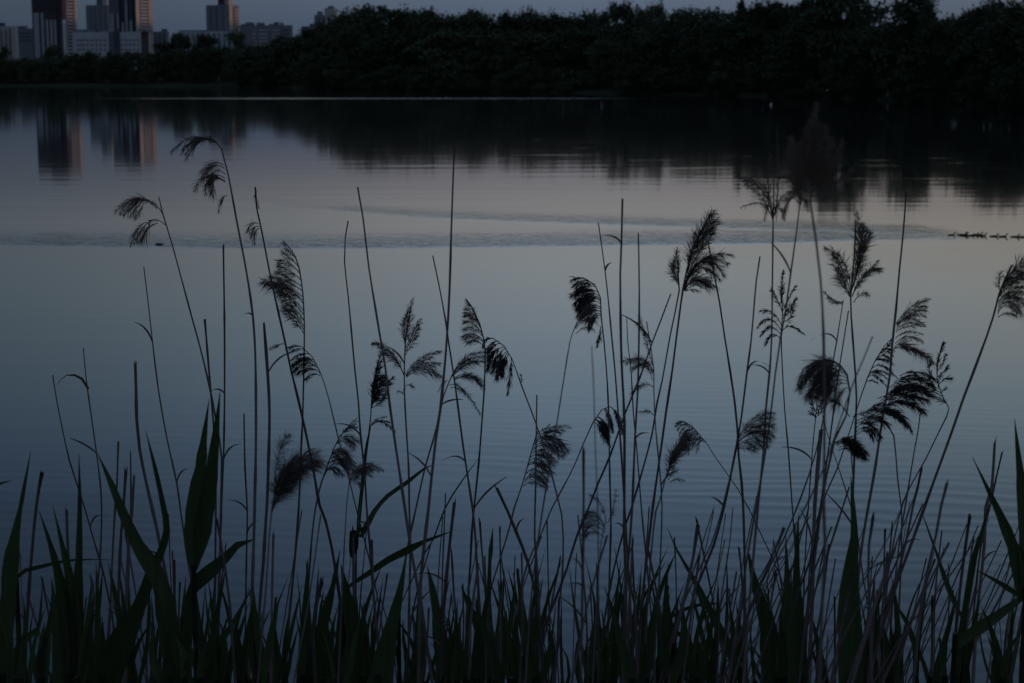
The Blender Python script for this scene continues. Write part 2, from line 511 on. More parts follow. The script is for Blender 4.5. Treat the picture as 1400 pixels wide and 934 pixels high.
t.part('stair_tower', 'wall_slate', (t.u(135), t.u(143), 1, t.D - 1, t.top + .01, t.z(-8)))
t.part('stair_tower', 'wall_cream', (t.u(143.2), t.u(149.5), 1, t.D - 1, t.top + .01, t.z(-8)))
for x in (126, 132, 139, 146):
    t.front('window_strip', 'wall_slate', x, x + 2.2, 9, 80, .2)
t = Block('office_block', 'low white block with rows of small dark square windows below the towers', 101, 194, 206.5, 1250, 43.5, 14)
t.body('wall_white')
t.part('roof', 'wall_grey', (t.u(101), t.u(150), 1, t.D - 2, t.top + .01, t.z(40)), (t.u(190), t.u(200.5), 1, t.D - 2, t.top + .02, t.z(40.5)))
t.front('connecting_wing', 'wall_slate', 151, 158.5, 43, 78, .5)
t.front('connecting_wing', 'wall_navy', 158.6, 166, 39.5, 78, .8)
t.side('end_wall', 'wall_maroon', 194.4, 204.3, 44.5, 78, .3)
t.side('corner_strip', 'wall_white', 204.6, 206.4, 44.5, 78, .3)
t.windows('wall_navy', [108, 111.8, 116, 121.8, 127.8, 133.6, 139.5, 145], [54.8, 61.3, 67.8], 2.5, 2.8)
t.windows('wall_navy', [168.5, 174, 179.8, 185, 190.4], [54.8, 61.3, 67.8, 73], 2.5, 2.6)
for x in (117.5, 133.5):
    t.part('roof_vent', 'wall_navy', (t.u(x), t.u(x + 3), -.2, 3, t.z(43.6), t.z(41)))
t = Block('housing_block', 'pale housing block with sunlit balcony tops at the left edge', -26, 23, 25, 1300, 36, 5)
t.body('wall_pale')
for x in (-20, -12, -4, 3.2, 9.2, 15.2):
    t.front('window_strip', 'wall_slate', x, x + 3, 41, 80, .2)
    t.front('loggia', 'wall_cream', x + 3.2, x + 5.6, 40, 80, .8)
t.part('roof', 'wall_navy', (-t.W, -t.W * .33, 1, t.D - 1, t.top + .01, t.z(31)))
t = Block('housing_block', 'low grey housing block left of the big dark tower', 24.5, 46, 49, 1500, 39, 5)
t.body('wall_grey')
t.part('roof', 'wall_slate', (t.u(24.5), t.u(34), 0.5, t.D - 1, t.top + .01, t.z(35.5)), (t.u(36), t.u(37.5), 2, 5, t.top + .02, t.z(35)))
for y in (45, 50, 55):
    t.front('window_strip', 'wall_navy', 26, 45, y, y + 1.6, .2)
t = Block('housing_block', 'small pale block right of the second dark tower', 209, 230, 233, 1600, 43, 6)
t.body('wall_grey')
for x in (213, 219, 225):
    t.front('window_strip', 'wall_navy', x, x + 2, 46, 80, .2)
t.part('roof_cabin', 'wall_slate', (t.u(222), t.u(228), 1, 6, t.top + .01, t.z(39.5)))
t = Block('housing_block', 'long low pale block showing between treetops below the narrow tower', 246, 318, 321, 1350, 43, 5)
t.body('wall_white')
t.part('roof', 'wall_slate', (-t.W, 0, 1, t.D - 1, t.top + .01, t.z(41.2)))
for x in range(258, 316, 7):
    t.front('window_strip', 'wall_slate', x, x + 2, 45, 80, .2)
t.windows('wall_slate', [252, 263.5, 270.5, 277.5], [47, 52], 2, 1.6)
t = Block('apartment_tower', 'narrow tower with a roof cabin standing alone right of the long low block', 284, 315, 328.5, 1700, 6.5, 22)
t.body('wall_grey')
for x in (289, 297, 305.5):
    t.front('window_strip', 'wall_slate', x, x + 2.6, 9, 70, .2)
t.part('roof_cabin', 'wall_maroon', (t.u(299), t.u(308), 2, 9, t.top + .01, t.z(-4)))
t.part('roof_cabin', 'wall_cream', (t.u(308.2), t.u(313.5), 2, 9, t.top + .01, t.z(-4)))
t.side('facade_panel', 'wall_cream', 315.4, 320, 7.5, 70, .3)
balconies(t, 321, 328.2, 8, 64, 4.2, 'wall_cream', 'wall_slate')
t = Block('housing_block', 'broad grey block with striped balcony rows and a jagged roofline', 329, 399, 400.5, 1300, 34.5, 5)
t.body('wall_grey')
for y in range(38, 78, 5):
    t.front('balcony_row', 'wall_pale', 345.5, 352, y + 2.4, y + 4.6, .7)
    t.front('balcony_row', 'wall_pale', 355, 367, y + 2.4, y + 4.6, .7)
    t.front('balcony_row', 'wall_pale', 373, 383, y + 2.4, y + 4.6, .7)
    t.front('balcony_row', 'wall_slate', 385, 397, y + 2.4, y + 4.6, .5)
for x0, x1, y0 in ((331, 336, 32.8), (337, 347, 30.5), (352, 361, 31), (369, 374, 32.6), (375.5, 381, 30), (384, 387, 31)):
    t.part('roof_cabin', 'wall_slate', (t.u(x0), t.u(x1), 1, 6, t.top + .01, t.z(y0)))
t = Block('housing_block', 'dark flat-roofed block at the foot of the wooded rise', 413, 430, 432, 1300, 36, 5)
t.body('wall_slate')
t.part('roof_cabin', 'wall_navy', (t.u(424), t.u(430), 1, 6, t.top + .01, t.z(32.5)))
t = Block('apartment_tower', 'stepped grey tower half hidden by the wooded rise', 431, 443, 445, 1400, 20.5, 6)
t.body('wall_grey')
t.part('roof_cabin', 'wall_grey', (t.u(434.5), t.u(440), 1, 8, t.top + .01, t.z(15.5)))
t.front('window_strip', 'wall_slate', 436, 438, 23, 70, .2)
t = Block('apartment_tower', 'pale tower with a dark rounded cap above the wooded rise', 445, 457.5, 461.5, 1400, 11, 14)
t.body('wall_pale')
m = MB()
cx, cy = -t.W * .42, t.D * .5
m.tube([(cx, cy, t.top + .01), (cx, cy, t.z(9.5)), (cx, cy, t.z(8.2)), (cx, cy, t.z(7.6))], [t.W * .38, t.W * .36, t.W * .24, t.W * .03], 14)
m.build('roof_cap', M['wall_navy'], t.root)
t.side('facade_panel', 'wall_yellow', 458, 461.2, 12, 70, .3)
t = Block('housing_block', 'small pale block with an aerial peeping over the wooded rise', 463, 472, 473.5, 1400, 20, 6)
t.body('wall_cream')
m = MB().tube([(t.u(470.6), 3, t.top + .01), (t.u(470.6), 3, t.z(14))], .3, 5)
m.build('aerial', M['wall_slate'], t.root)
# ------------------------------------------------------------------ trees on the far bank
def quads_mesh(name, c, size, rs, mat, droop=0.0):
    """many leaf clumps: one small bent quad per centre, random orientation"""
    n = len(c)
    a = rs.normal(size=(n, 3)); a /= np.linalg.norm(a, axis=1)[:, None]
    b = rs.normal(size=(n, 3)); b[:, 2] -= droop
    b -= a * (a * b).sum(1)[:, None]; b /= np.linalg.norm(b, axis=1)[:, None]
    s = (size * rs.uniform(.6, 1.35, n))[:, None]
    k = rs.uniform(.35, .7, n)[:, None]
    v = np.stack([c - b * s, c + a * s * k, c + b * s, c - a * s * k], 1).reshape(-1, 3)
    me = bpy.data.meshes.new(name)
    me.vertices.add(4 * n); me.vertices.foreach_set('co', v.astype(np.float32).ravel())
    me.loops.add(4 * n); me.loops.foreach_set('vertex_index', np.arange(4 * n, dtype=np.int32))
    me.polygons.add(n); me.polygons.foreach_set('loop_start', np.arange(0, 4 * n, 4, dtype=np.int32))
    me.update(calc_edges=True)
    me.materials.append(mat)
    return me
def crown_points(kind, rs):
    P = []
    if kind in ('round', 'oval', 'birch', 'shrub'):
        cz, rx, rz, nc = dict(round=(6.0, 3.3, 4.0, 46), oval=(5.6, 2.0, 4.4, 40), birch=(6.0, 1.9, 4.0, 36), shrub=(4.6, 4.6, 5.2, 46))[kind]
        for k in range(nc):
            d = rs.normal(size=3); d /= np.linalg.norm(d)
            r = rs.uniform(.25, 1) ** .5
            ct = np.array([d[0] * rx * r, d[1] * rx * r, cz + d[2] * rz * r])
            if kind != 'shrub' and ct[2] < 2.2: ct[2] = 2.2 + rs.uniform(0, 1)
            ct[2] = max(ct[2], .5)
            cr = rs.uniform(.5, 1.15) * (1.25 if kind == 'shrub' else 1)
            m = int(rs.uniform(90, 170))
            q = rs.normal(size=(m, 3)) * cr * .52 * np.array([1, 1, .8])
            if kind == 'birch':
                q[:, 2] -= np.abs(rs.normal(size=m)) * .7
            P.append(ct + q)
        # ragged twigs standing out of the outline
        for k in range(16):
            d = rs.normal(size=3); d[2] = abs(d[2]) * .8; d /= np.linalg.norm(d)
            t = np.linspace(.9, rs.uniform(1.02, 1.14), 9)[:, None]
            P.append(np.array([0, 0, cz]) + t * d * np.array([rx, rx, rz]) + rs.normal(size=(9, 3)) * .10)
    else:
        z = .8
        while z < 10.0:
            L = (10.2 - z) * .27 + .15
            for k in range(9):
                a = rs.uniform(0, 2 * math.pi)
                l = L * rs.uniform(.65, 1.12)
                t = np.linspace(.06, 1, int(10 + l * 9))[:, None]
                drop = -.35 * np.sin(t * 2.4) * l * .5 + .12 * t * l
                p = np.concatenate([np.cos(a) * t * l, np.sin(a) * t * l, z + drop], 1)
                P.append(p + rs.normal(size=p.shape) * .10)
                P.append(p + rs.normal(size=p.shape) * .10 - np.array([0, 0, .16]))
            z += rs.uniform(.30, .46)
        P.append(np.stack([rs.normal(size=24) * .05, rs.normal(size=24) * .05, np.linspace(9.7, 10.6, 24)], 1))
    p = np.concatenate(P)
    p[:, 2] = np.maximum(p[:, 2], .15)
    return p
def trunk_mesh(kind, rs, mat):
    m = MB()
    top = 9.6 if kind == 'spruce' else 7.2
    r0 = dict(round=.28, oval=.24, birch=.17, shrub=.12, spruce=.24)[kind]
    n = 3 if kind == 'shrub' else 1
    for i in range(n):
        ox, oy = (rs.uniform(-.6, .6), rs.uniform(-.6, .6)) if n > 1 else (0, 0)
        pts = [(ox + rs.uniform(-.12, .12) * k, oy + rs.uniform(-.12, .12) * k, -.4 + top * k / 7) for k in range(8)]
        m.tube(pts, [r0 * (1 - k / 8.2) for k in range(8)], 7)
        if kind != 'spruce':
            for k in range(7):
                j = rs.randint(2, 7)
                a = rs.uniform(0, 6.28)
                b = Vector(pts[j])
                L = rs.uniform(1.2, 2.4)
                m.tube([b, b + Vector((math.cos(a) * L * .5, math.sin(a) * L * .5, L * .45)), b + Vector((math.cos(a) * L, math.sin(a) * L, L * 1.1))], [r0 * .4, r0 * .25, r0 * .06], 5)
    me = bpy.data.meshes.new('trunk')
    me.from_pydata([tuple(v) for v in m.v], [], m.f)
    me.materials.append(mat)
    return me
PROTO = {}
for kind, nvar in (('round', 4), ('oval', 3), ('birch', 2), ('shrub', 3), ('spruce', 2)):
    for i in range(nvar):
        rs = np.random.RandomState(100 + 7 * len(PROTO))
        p = crown_points(kind, rs)
        size = np.full(len(p), dict(round=.21, oval=.20, birch=.18, shrub=.26, spruce=.19)[kind])
        PROTO[kind, i] = (quads_mesh('crown', p, size, rs, M['crown_dark' if kind == 'spruce' else 'crown'], .6 if kind == 'birch' else 0),
                          trunk_mesh(kind, rs, M['birch'] if kind == 'birch' else M['bark']), float(np.percentile(p[:, 2], 99.6)), float(np.percentile(np.abs(p[:, 0]), 98)))
trnd = random.Random(21)
NAMES = dict(round='broadleaf_tree', oval='broadleaf_tree', birch='birch_tree', shrub='shrub', spruce='spruce_tree')
def on_bank(px, back):
    """distance at which the view column px meets the line `back` metres behind the waterline"""
    lo, hi = 20.0, 900.0
    for _ in range(50):
        d = (lo + hi) / 2
        if d - shore_y(at(px, 110, d).x) - back < 0: lo = d
        else: hi = d
    return d
def tree(kind, px, top, back, wpx, label, group=None, var=None):
    """px, top: where the tip stands in the photograph; back: metres behind the waterline; wpx: crown width"""
    d = on_bank(px, back)
    x = at(px, 110, d).x
    g = far_ground(x, d) - .1
    nv = sum(1 for k in PROTO if k[0] == kind)
    cm, tm, hz, rx = PROTO[kind, trnd.randrange(nv) if var is None else var]
    h = at(px, top, d).z - g
    o = empty(NAMES[kind], (x, d, g), trnd.uniform(0, 6.28))
    sxy = (wpx / F * d) / (2 * rx)
    o.scale = (sxy, sxy, h / hz)
    tag(o, label, 'shrub' if kind == 'shrub' else 'tree', group)
    for nm, me in (('crown', cm), ('trunk', tm)):
        c = bpy.data.objects.new(nm, me); COL.objects.link(c); c.parent = o
    return o
# trees one can tell apart on the skyline
tree('round', 1147, -26, 14, 92, 'huge dense tree whose top leaves the picture, tallest on the far bank', var=2)
tree('spruce', 1126, -20, 17, 74, 'tall dark conifer pressed against the left side of the huge dense tree', var=1)
tree('oval', 1170, -4, 12, 40, 'dark bushy tree pressed against the right side of the huge dense tree')
tree('round', 1239, -8, 12, 74, 'big round-headed tree standing alone between two sky gaps right of the huge dense tree', var=1)
tree('oval', 1264, 2, 15, 26, 'shoulder tree leaning on the right side of the round-headed tree')
tree('oval', 1352, 1, 12, 46, 'upright tree with a pointed tip near the right edge')
tree('round', 1316, 15, 13, 66, 'low domed tree just right of the second sky gap')
tree('round', 1392, 3, 12, 80, 'broad dark tree cut by the right edge')
tree('round', 1446, -2, 12, 90, 'broad dark tree just beyond the right edge')
tree('round', 1085, 7, 16, 70, 'rounded tree directly left of the huge dense tree')
tree('oval', 1048, 1, 18, 44, 'tall feathery tree breaking the skyline left of the huge dense tree', var=0)
tree('spruce', 1012, 5, 18, 50, 'pointed dark conifer breaking the skyline in the right half', var=1)
tree('round', 966, 12, 18, 74, 'wide domed tree between the pointed conifer and the twin-topped pair')
tree('oval', 897, 5, 20, 36, 'right one of the two small tops that stand above the middle of the wood', var=1)
tree('round', 846, 4, 20, 48, 'left one of the two small tops that stand above the middle of the wood', var=2)
tree('oval', 874, 11, 22, 32, 'short narrow top between the two small raised tops of the wood')
tree('oval', 926, 15, 20, 42, 'low rounded top right of the two small raised tops')
tree('round', 512, 9, 30, 80, 'high rounded tree where the wooded rise reaches its top at left')
tree('round', 572, 12, 28, 80, 'broad tree on the wooded rise right of its highest point')
tree('round', 462, 26, 26, 56, 'rounded tree hiding the foot of the pale capped tower')
tree('round', 396, 50, 22, 60, 'rounded tree stepping down the left end of the wooded rise')
tree('oval', 323, 43, 12, 27, 'dark pointed tree in front of the narrow tower')
tree('oval', 286, 47, 12, 36, 'bushy tree between the narrow tower and the long low block')
tree('round', 247, 46, 12, 38, 'dark tree right of the white block, first of the low treetops')
tree('oval', 225, 58, 12, 30, 'small dark tree at the right end of the white block')
tree('shrub', 4, 65, 10, 34, 'dark bush cut by the left edge below the pale housing block')
tree('oval', 74, 63, 9, 26, 'small pointed tree in front of the foot of the leftmost big tower')
tree('round', 358, 60, 12, 58, 'low tree below the broad grey striped block')
tree('birch', 1197, 40, 4, 48, 'pale-trunked birch below the sky gap right of the huge dense tree', var=0)
tree('birch', 1214, 52, 3.5, 44, 'second pale-trunked birch, right beside the first at the water edge', var=1)
tree('round', 690, 62, 6, 40, 'small pale rounded tree standing in front of the wood at centre', var=3)
tree('round', 826, 52, 6, 44, 'rounded pale tree in front of the wood right of centre', var=0)
# the rest of the wood
G1 = 'skyline trees of the wood'
for px, top, w_ in ((430, 40, 44), (482, 20, 66), (545, 14, 62), (608, 23, 60), (634, 22, 50), (655, 17, 46), (680, 19, 50), (706, 18, 46), (718, 12, 30),
                    (744, 19, 54), (772, 20, 50), (798, 16, 44), (818, 17, 40), (944, 14, 46), (988, 20, 46), (1030, 8, 44), (1066, 6, 46), (1098, 11, 50), (1200, 32, 40), (1290, 27, 40), (1334, 8, 46), (1372, 4, 50), (1250, 14, 44)):
    tree(trnd.choice(['round', 'round', 'oval']), px + trnd.uniform(-4, 4), top + trnd.uniform(-2, 2), trnd.uniform(16, 30) if px < 1000 else trnd.uniform(13, 22), w_ * 1.15, 'leafy tree in the unbroken skyline of the dark wood', G1)
G2 = 'middle trees of the wood'
for i in range(38):
    px = 385 + i * 28.5 + trnd.uniform(-8, 8)
    base = np.interp(px, [385, 480, 1000, 1150, 1400], [70, 48, 40, 34, 38])
    tree(trnd.choice(['round', 'round', 'oval', 'shrub']), px, base + trnd.uniform(-10, 12), trnd.uniform(8, 15), trnd.uniform(58, 92), 'dark leafy tree lost in the middle of the wood', G2)
G5 = 'back rows of the wood'
for i in range(44):
    px = 400 + i * 24 + trnd.uniform(-6, 6)
    base = np.interp(px, [400, 440, 500, 560, 640, 800, 1000, 1060, 1180, 1200, 1285, 1300, 1400], [60, 42, 24, 26, 34, 30, 24, 18, 22, 36, 36, 26, 18])
    tree(trnd.choice(['round', 'shrub', 'round', 'oval']), px, base + trnd.uniform(0, 10), trnd.uniform(32, 55) if px < 1000 else trnd.uniform(20, 34), trnd.uniform(64, 92), 'dark tree in the back rows of the wood, seen only between nearer crowns', G5)
G3 = 'waterside bushes below the wood'
for i in range(44):
    px = 372 + i * 25 + trnd.uniform(-8, 8)
    base = np.interp(px, [372, 700, 1100, 1400], [88, 86, 90, 92])
    tree('shrub', px, base + trnd.uniform(-14, 14), trnd.uniform(1.5, 5.5), trnd.uniform(38, 66), 'dark bush at the water edge below the wood', G3)
G4 = 'low bushes below the towers'
for i in range(32):
    px = -20 + i * 12.4 + trnd.uniform(-4, 4)
    base = np.interp(px, [0, 40, 130, 215, 300, 380], [82, 79, 75, 72, 66, 68])
    tree('shrub', px, base + trnd.uniform(-4, 6), trnd.uniform(4, 12), trnd.uniform(26, 40), 'low dark bush in the strip below the towers', G4)

G6 = 'low shrubs overhanging the far waterline'
for i in range(46):
    px = trnd.uniform(330, 1400)
    yw = np.interp(px, [p[0] for p in SHORE_PX], [p[1] for p in SHORE_PX])
    tree('shrub', px, yw - trnd.uniform(6, 20), trnd.uniform(.1, 1.0), trnd.uniform(16, 40), 'small dark shrub hanging over the far waterline below the wood', G6)
# ------------------------------------------------------------------ small things on the water and the far bank
def loft(m, path, n=10):
    """rings (x, z, ry, rz) swept along local x: one closed skin"""
    b = len(m.v)
    for x, z, ry, rz, lean in path:
        for k in range(n):
            q = 2 * math.pi * k / n
            m.v.append((x + lean * rz * math.sin(q), ry * math.cos(q), z + rz * math.sin(q) * (1 - abs(lean) * .6)))
    for i in range(len(path) - 1):
        for k in range(n):
            a, c = b + i * n + k, b + i * n + (k + 1) % n
            m.f.append((a, c, c + n, a + n))
    m.f.append(tuple(b + k for k in reversed(range(n))))
    m.f.append(tuple(b + (len(path) - 1) * n + k for k in range(n)))
DUCK = [(-.50, .16, .02, .01, 0), (-.42, .12, .10, .05, 0), (-.28, .08, .19, .11, 0), (-.05, .07, .23, .14, 0), (.16, .08, .20, .14, 0), (.28, .13, .13, .12, -.4),
        (.31, .22, .075, .08, -.9), (.32, .31, .07, .075, -.9), (.35, .39, .085, .09, -.5), (.41, .405, .08, .08, 0), (.47, .395, .045, .04, 0), (.58, .38, .035, .012, 0), (.60, .38, .01, .005, 0)]
def bird(name, px, py, size, mat, label, cat, group=None, rz=0.0, neck=1.0):
    x, y = wpt(px, py)
    m = MB()
    path = [(a * size * (1.3 if 'duckling' in name else 1), (z if z < .2 else .2 + (z - .2) * neck) * size, ry * size, rz_ * size, ln) for a, z, ry, rz_, ln in DUCK]
    loft(m, path)
    o = m.build(name, M[mat], None, True)
    o.location = (x, y, -.012 * size * 4)
    o.rotation_euler = (0, 0, rz)
    return tag(o, label, cat, group)
G = 'ducklings swimming in a line'
for i, (px, py, s, lb) in enumerate([
        (1301, 321.6, .115, 'last dark duckling of the swimming line, at the point of the wake'),
        (1315.5, 321.6, .145, 'second duckling from the tail of the line, close beside another'),
        (1318.5, 322.4, .115, 'duckling half hidden beside the second one from the tail'),
        (1327, 322.6, .11, 'first duckling of the tight middle bunch in the line'),
        (1332, 322.0, .12, 'second duckling of the tight middle bunch in the line'),
        (1337.5, 321.8, .135, 'tallest-headed duckling in the tight middle bunch'),
        (1343.5, 322.8, .125, 'foremost duckling of the tight middle bunch'),
        (1359, 323.4, .125, 'duckling swimming alone just ahead of the bunch'),
        (1371, 323.8, .13, 'duckling swimming alone third from the right edge'),
        (1387.5, 324.2, .13, 'duckling swimming second from the right edge'),
        (1398, 324.4, .135, 'leading duckling cut by the right edge of the picture')]):
    bird('duckling', px, py, s * .98, 'feather_dark', lb, 'duckling', G, random.Random(i).uniform(-.25, .25), .95)
bird('white_bird', 1054, 144, .42, 'feather_white', 'small white bird on the black water below the far trees', 'bird', None, 1.2, 1.5)
x, y = wpt(217.5, 334.5)
m = MB().tube([(-.075, 0, .0), (-.04, .004, .008), (0, 0, .014), (.045, -.004, .007), (.08, 0, -.002)], [.004, .012, .016, .011, .003], 8)
o = m.build('driftwood', M['drift'], None, True); o.location = (x, y, 0)
tag(o, 'tiny dark piece of driftwood on the left part of the wake', 'driftwood')
def boat(px, back, L, mat, label, upturned, rz):
    d = on_bank(px, back); x = at(px, 112, d).x
    g = far_ground(x, d)
    vs, fs = [], []
    n = 11
    for i in range(n):
        t = i / (n - 1) * 2 - 1
        hw = .52 * (1 - abs(t) ** 2.4) ** .6 + .015 if i < n - 1 else .30
        for (a, z) in ((-1, .42), (-.82, .12), (0, .0), (.82, .12), (1, .42), (.92, .42), (.74, .17), (0, .05), (-.74, .17), (-.92, .42)):
            zz = z + (.12 * t * t if z > .3 else .02 * t * t)
            vs.append((t * L / 2, a * hw, (.5 - zz) if upturned else zz))
    k = 10
    for i in range(n - 1):
        for j in range(k):
            a, b = i * k + j, i * k + (j + 1) % k
            fs.append((a, b, b + k, a + k))
    fs.append(tuple(range(k))); fs.append(tuple((n - 1) * k + j for j in reversed(range(k))))
    root = empty('rowing_boat', (x, d, g + .02), rz)
    tag(root, label, 'boat')
    mesh_obj('hull', vs, fs, M[mat], root)
    m = MB()
    for tx in (-.2, .25):
        m = MB().box(tx * L - .11, tx * L + .11, -.44, .44, .24, .27)
        m.build('seat', M['drift'], root)
    return root
boat(806, 9.0, 2.3, 'boat_pale', 'pale upturned boat lying on the dark far bank', True, .1)
boat(750, 3.6, 3.2, 'boat_blue', 'dull blue boat at the far water edge left of the pale boat', False, -.08)
d = on_bank(1131, 1.6); x = at(1131, 124, d).x
lamp = empty('bollard_lamp', (x, d, far_ground(x, d)))
tag(lamp, 'tiny white lamp at the far water edge left of the birches', 'lamp')
zl = at(1131, 124, d).z - far_ground(x, d)
MB().tube([(0, 0, -.2), (0, 0, zl - .08)], .04, 8).build('post', M['drift'], lamp)
lm = bpy.data.materials.new('lamp_glow'); lm.use_nodes = True
lm.node_tree.nodes['Principled BSDF'].inputs['Emission Color'].default_value = (1, .95, .85, 1)
lm.node_tree.nodes['Principled BSDF'].inputs['Emission Strength'].default_value = .16
MB().tube([(0, 0, zl - .08), (0, 0, zl - .06), (0, 0, zl + .05), (0, 0, zl + .07)], [.03, .06, .06, .02], 10).build('lantern', lm, lamp)
# ------------------------------------------------------------------ reeds on the near bank
def spline(pts, step):
    """Catmull-Rom through points (numpy rows), resampled about every `step` of arc length"""
    P = np.array(pts, float)
    if len(P) == 2:
        n = max(2, int(np.linalg.norm(P[1, :3] - P[0, :3]) / step) + 1)
        t = np.linspace(0, 1, n)[:, None]
        return P[0] * (1 - t) + P[1] * t
    Q = np.vstack([2 * P[0] - P[1], P, 2 * P[-1] - P[-2]])
    out_ = []
    for i in range(1, len(Q) - 2):
        p0, p1, p2, p3 = Q[i-1], Q[i], Q[i+1], Q[i+2]
        n = max(1, int(round(np.linalg.norm((p2 - p1)[:3]) / step)))
        for k in range(n):
            t = k / n
            out_.append(.5 * ((2*p1) + (-p0+p2)*t + (2*p0-5*p1+4*p2-p3)*t*t + (-p0+3*p1-3*p2+p3)*t**3))
    out_.append(P[-1])
    return np.array(out_)
prs = np.random.RandomState(77)
def to_world(pts, d, tilt):
    """pixel rows -> world; the plant leans towards or away from the eye by `tilt` metres per 500 px"""
    return [np.array(at(p[0], p[1], max(d + tilt * (934 - p[1]) / 500.0, .9))) for p in pts]
def down_to_ground(W):
    """carry the lower end of a stem on to the soil"""
    W = list(W)
    g = near_ground(W[-1][1])
    if W[-1][2] > g - .02:
        v = W[-1] - W[-2]
        v = v / max(-v[2], 1e-3) if v[2] < -1e-3 else np.array([0, 0, -1.])
        v[:2] = np.clip(v[:2], -.5, .5)
        h = W[-1][2] - g + .04
        W.append(W[-1] + v * h * .5)
        v2 = v.copy(); v2[:2] *= .4
        W.append(W[-1] + v2 * h * .5)
    return W
def stem_mesh(W, r, taper, nodes=True):
    S = spline(W, .035)
    n = len(S)
    t = np.linspace(0, 1, n)
    rad = r * (taper + (1 - taper) * np.clip(t * 1.6, 0, 1) ** .8)
    if nodes:
        gap = prs.randint(5, 8); off = prs.randint(0, 6)
        for i in range(n):
            if (i + off) % gap == 0: rad[i] *= 1.3
            elif (i + off) % gap < 3: rad[i] *= 1.10        # the leaf sheath above each node
    m = MB()
    m.tube([tuple(p) for p in S], list(rad), 6)
    if taper > .7:                                       # snapped: a torn, splintered rim
        t = (S[0] - S[min(3, n - 1)]); t /= np.linalg.norm(t) + 1e-9
        for k in range(6):
            m.v[k] = tuple(np.array(m.v[k]) + t * r * prs.choice([.0, .6, 1.5, 4.5]) + prs.normal(size=3) * r * .25)
    return m
def dry_strips(W, d, tilt, wpx, count):
    """dead leaf strips still hanging from nodes of a bare stem: (verts in world space)"""
    S = spline(W, .035)
    out_ = []
    for _ in range(count):
        i = prs.randint(2, max(3, int(len(S) * .7)))
        u = d / F
        a = S[i]; up = S[max(i - 2, 0)] - S[i]; up /= np.linalg.norm(up) + 1e-9
        side = prs.choice([-1, 1])
        L = prs.uniform(22, 70) * u
        dirn = up * prs.uniform(.5, 1.0) + np.array([side, prs.normal() * .5, 0]) * prs.uniform(.12, .5)
        dirn /= np.linalg.norm(dirn)
        m = MB()
        sag = prs.uniform(.0, .9)
        nseg = 9
        for k in range(nseg):
            t = k / (nseg - 1)
            q = a + dirn * L * t + np.array([side * .25, 0, -sag]) * L * t * t
            wv = (.35 + 1.6 * math.sin(math.pi * min(t * .8 + .12, 1))) * u * .75
            s = np.array([dirn[2], prs.normal() * .15, -dirn[0]]); s /= np.linalg.norm(s)
            m.v += [tuple(q - s * wv), tuple(q + np.array([0, wv * .4, 0])), tuple(q + s * wv)]
            if k:
                b = (k - 1) * 3
                m.f += [(b, b + 1, b + 4, b + 3), (b + 1, b + 2, b + 5, b + 4)]
        out_.append(m)
    return out_
def plume_into(m, d, tilt, p, k=1.0, crisp=True):
    """one tassel of a reed head: a fine stem carrying many short hair-like spikelets"""
    x0, y0, x1, y1, x2, y2, wd = p[:7]
    dz = prs.uniform(-1, 1)
    ctrl = []
    # through-point quadratic
    for t in np.linspace(0, 1, 15):
        cx_, cy_ = 2 * x1 - .5 * (x0 + x2), 2 * y1 - .5 * (y0 + y2)
        a = (1-t)**2; b = 2*t*(1-t); c = t*t
        px, py = a*x0 + b*cx_ + c*x2, a*y0 + b*cy_ + c*y2
        q = np.array(at(px, py, max(d + tilt * (934 - py) / 500.0, .9)))
        q[1] += dz * t * wd * 1.6 * d / F
        ctrl.append(q)
    C = np.array(ctrl)
    u = d / F                                   # one photo pixel in metres at this distance
    L = math.hypot(x1 - x0, y1 - y0) + math.hypot(x2 - x1, y2 - y1)
    m.tube([tuple(q) for q in C[::2]], list(np.linspace(.8, .2, 8) * u * .8), 4, False)
    n = int(L * (1.7 + wd * .15) * k * (1.0 if crisp else 1.12))
    T = np.gradient(C, axis=0); T /= np.linalg.norm(T, axis=1)[:, None]
    for i in range(n):
        t = prs.uniform(.10, 1.0) ** .85
        f = t * 14; j = min(int(f), 13); fr = f - j
        o = C[j] * (1 - fr) + C[j+1] * fr
        tg = T[j] * (1 - fr) + T[j+1] * fr
        prof = (.45 + .75 * math.sin(math.pi * min(t * .9 + .08, 1)) ** .8)
        ln = wd * u * prof * prs.uniform(.75, 2.1) * (1.0 if crisp else 1.15)
        r = prs.normal(size=3); r -= tg * (r @ tg)
        r /= np.linalg.norm(r) + 1e-9
        v = tg * prs.uniform(.7, 1.1) + r * (prs.uniform(.12, .75) if crisp else prs.uniform(.1, 1.05)) + np.array([0, 0, -1]) * prs.uniform(.0, .34)
        v /= np.linalg.norm(v)
        s = np.cross(v, prs.normal(size=3)); s /= np.linalg.norm(s) + 1e-9
        hw = (prs.uniform(.26, .55) if crisp else prs.uniform(.15, .36)) * u * (1.0 if prs.rand() < .8 else 1.8)
        bnd = np.array([0, 0, -1]) * ln * .16
        a = o + v * ln * .45 + bnd * .3
        e = o + v * ln + bnd
        b = len(m.v)
        m.v += [tuple(o), tuple(a + s * hw), tuple(e), tuple(a - s * hw)]
        m.f.append((b, b+1, b+2, b+3))
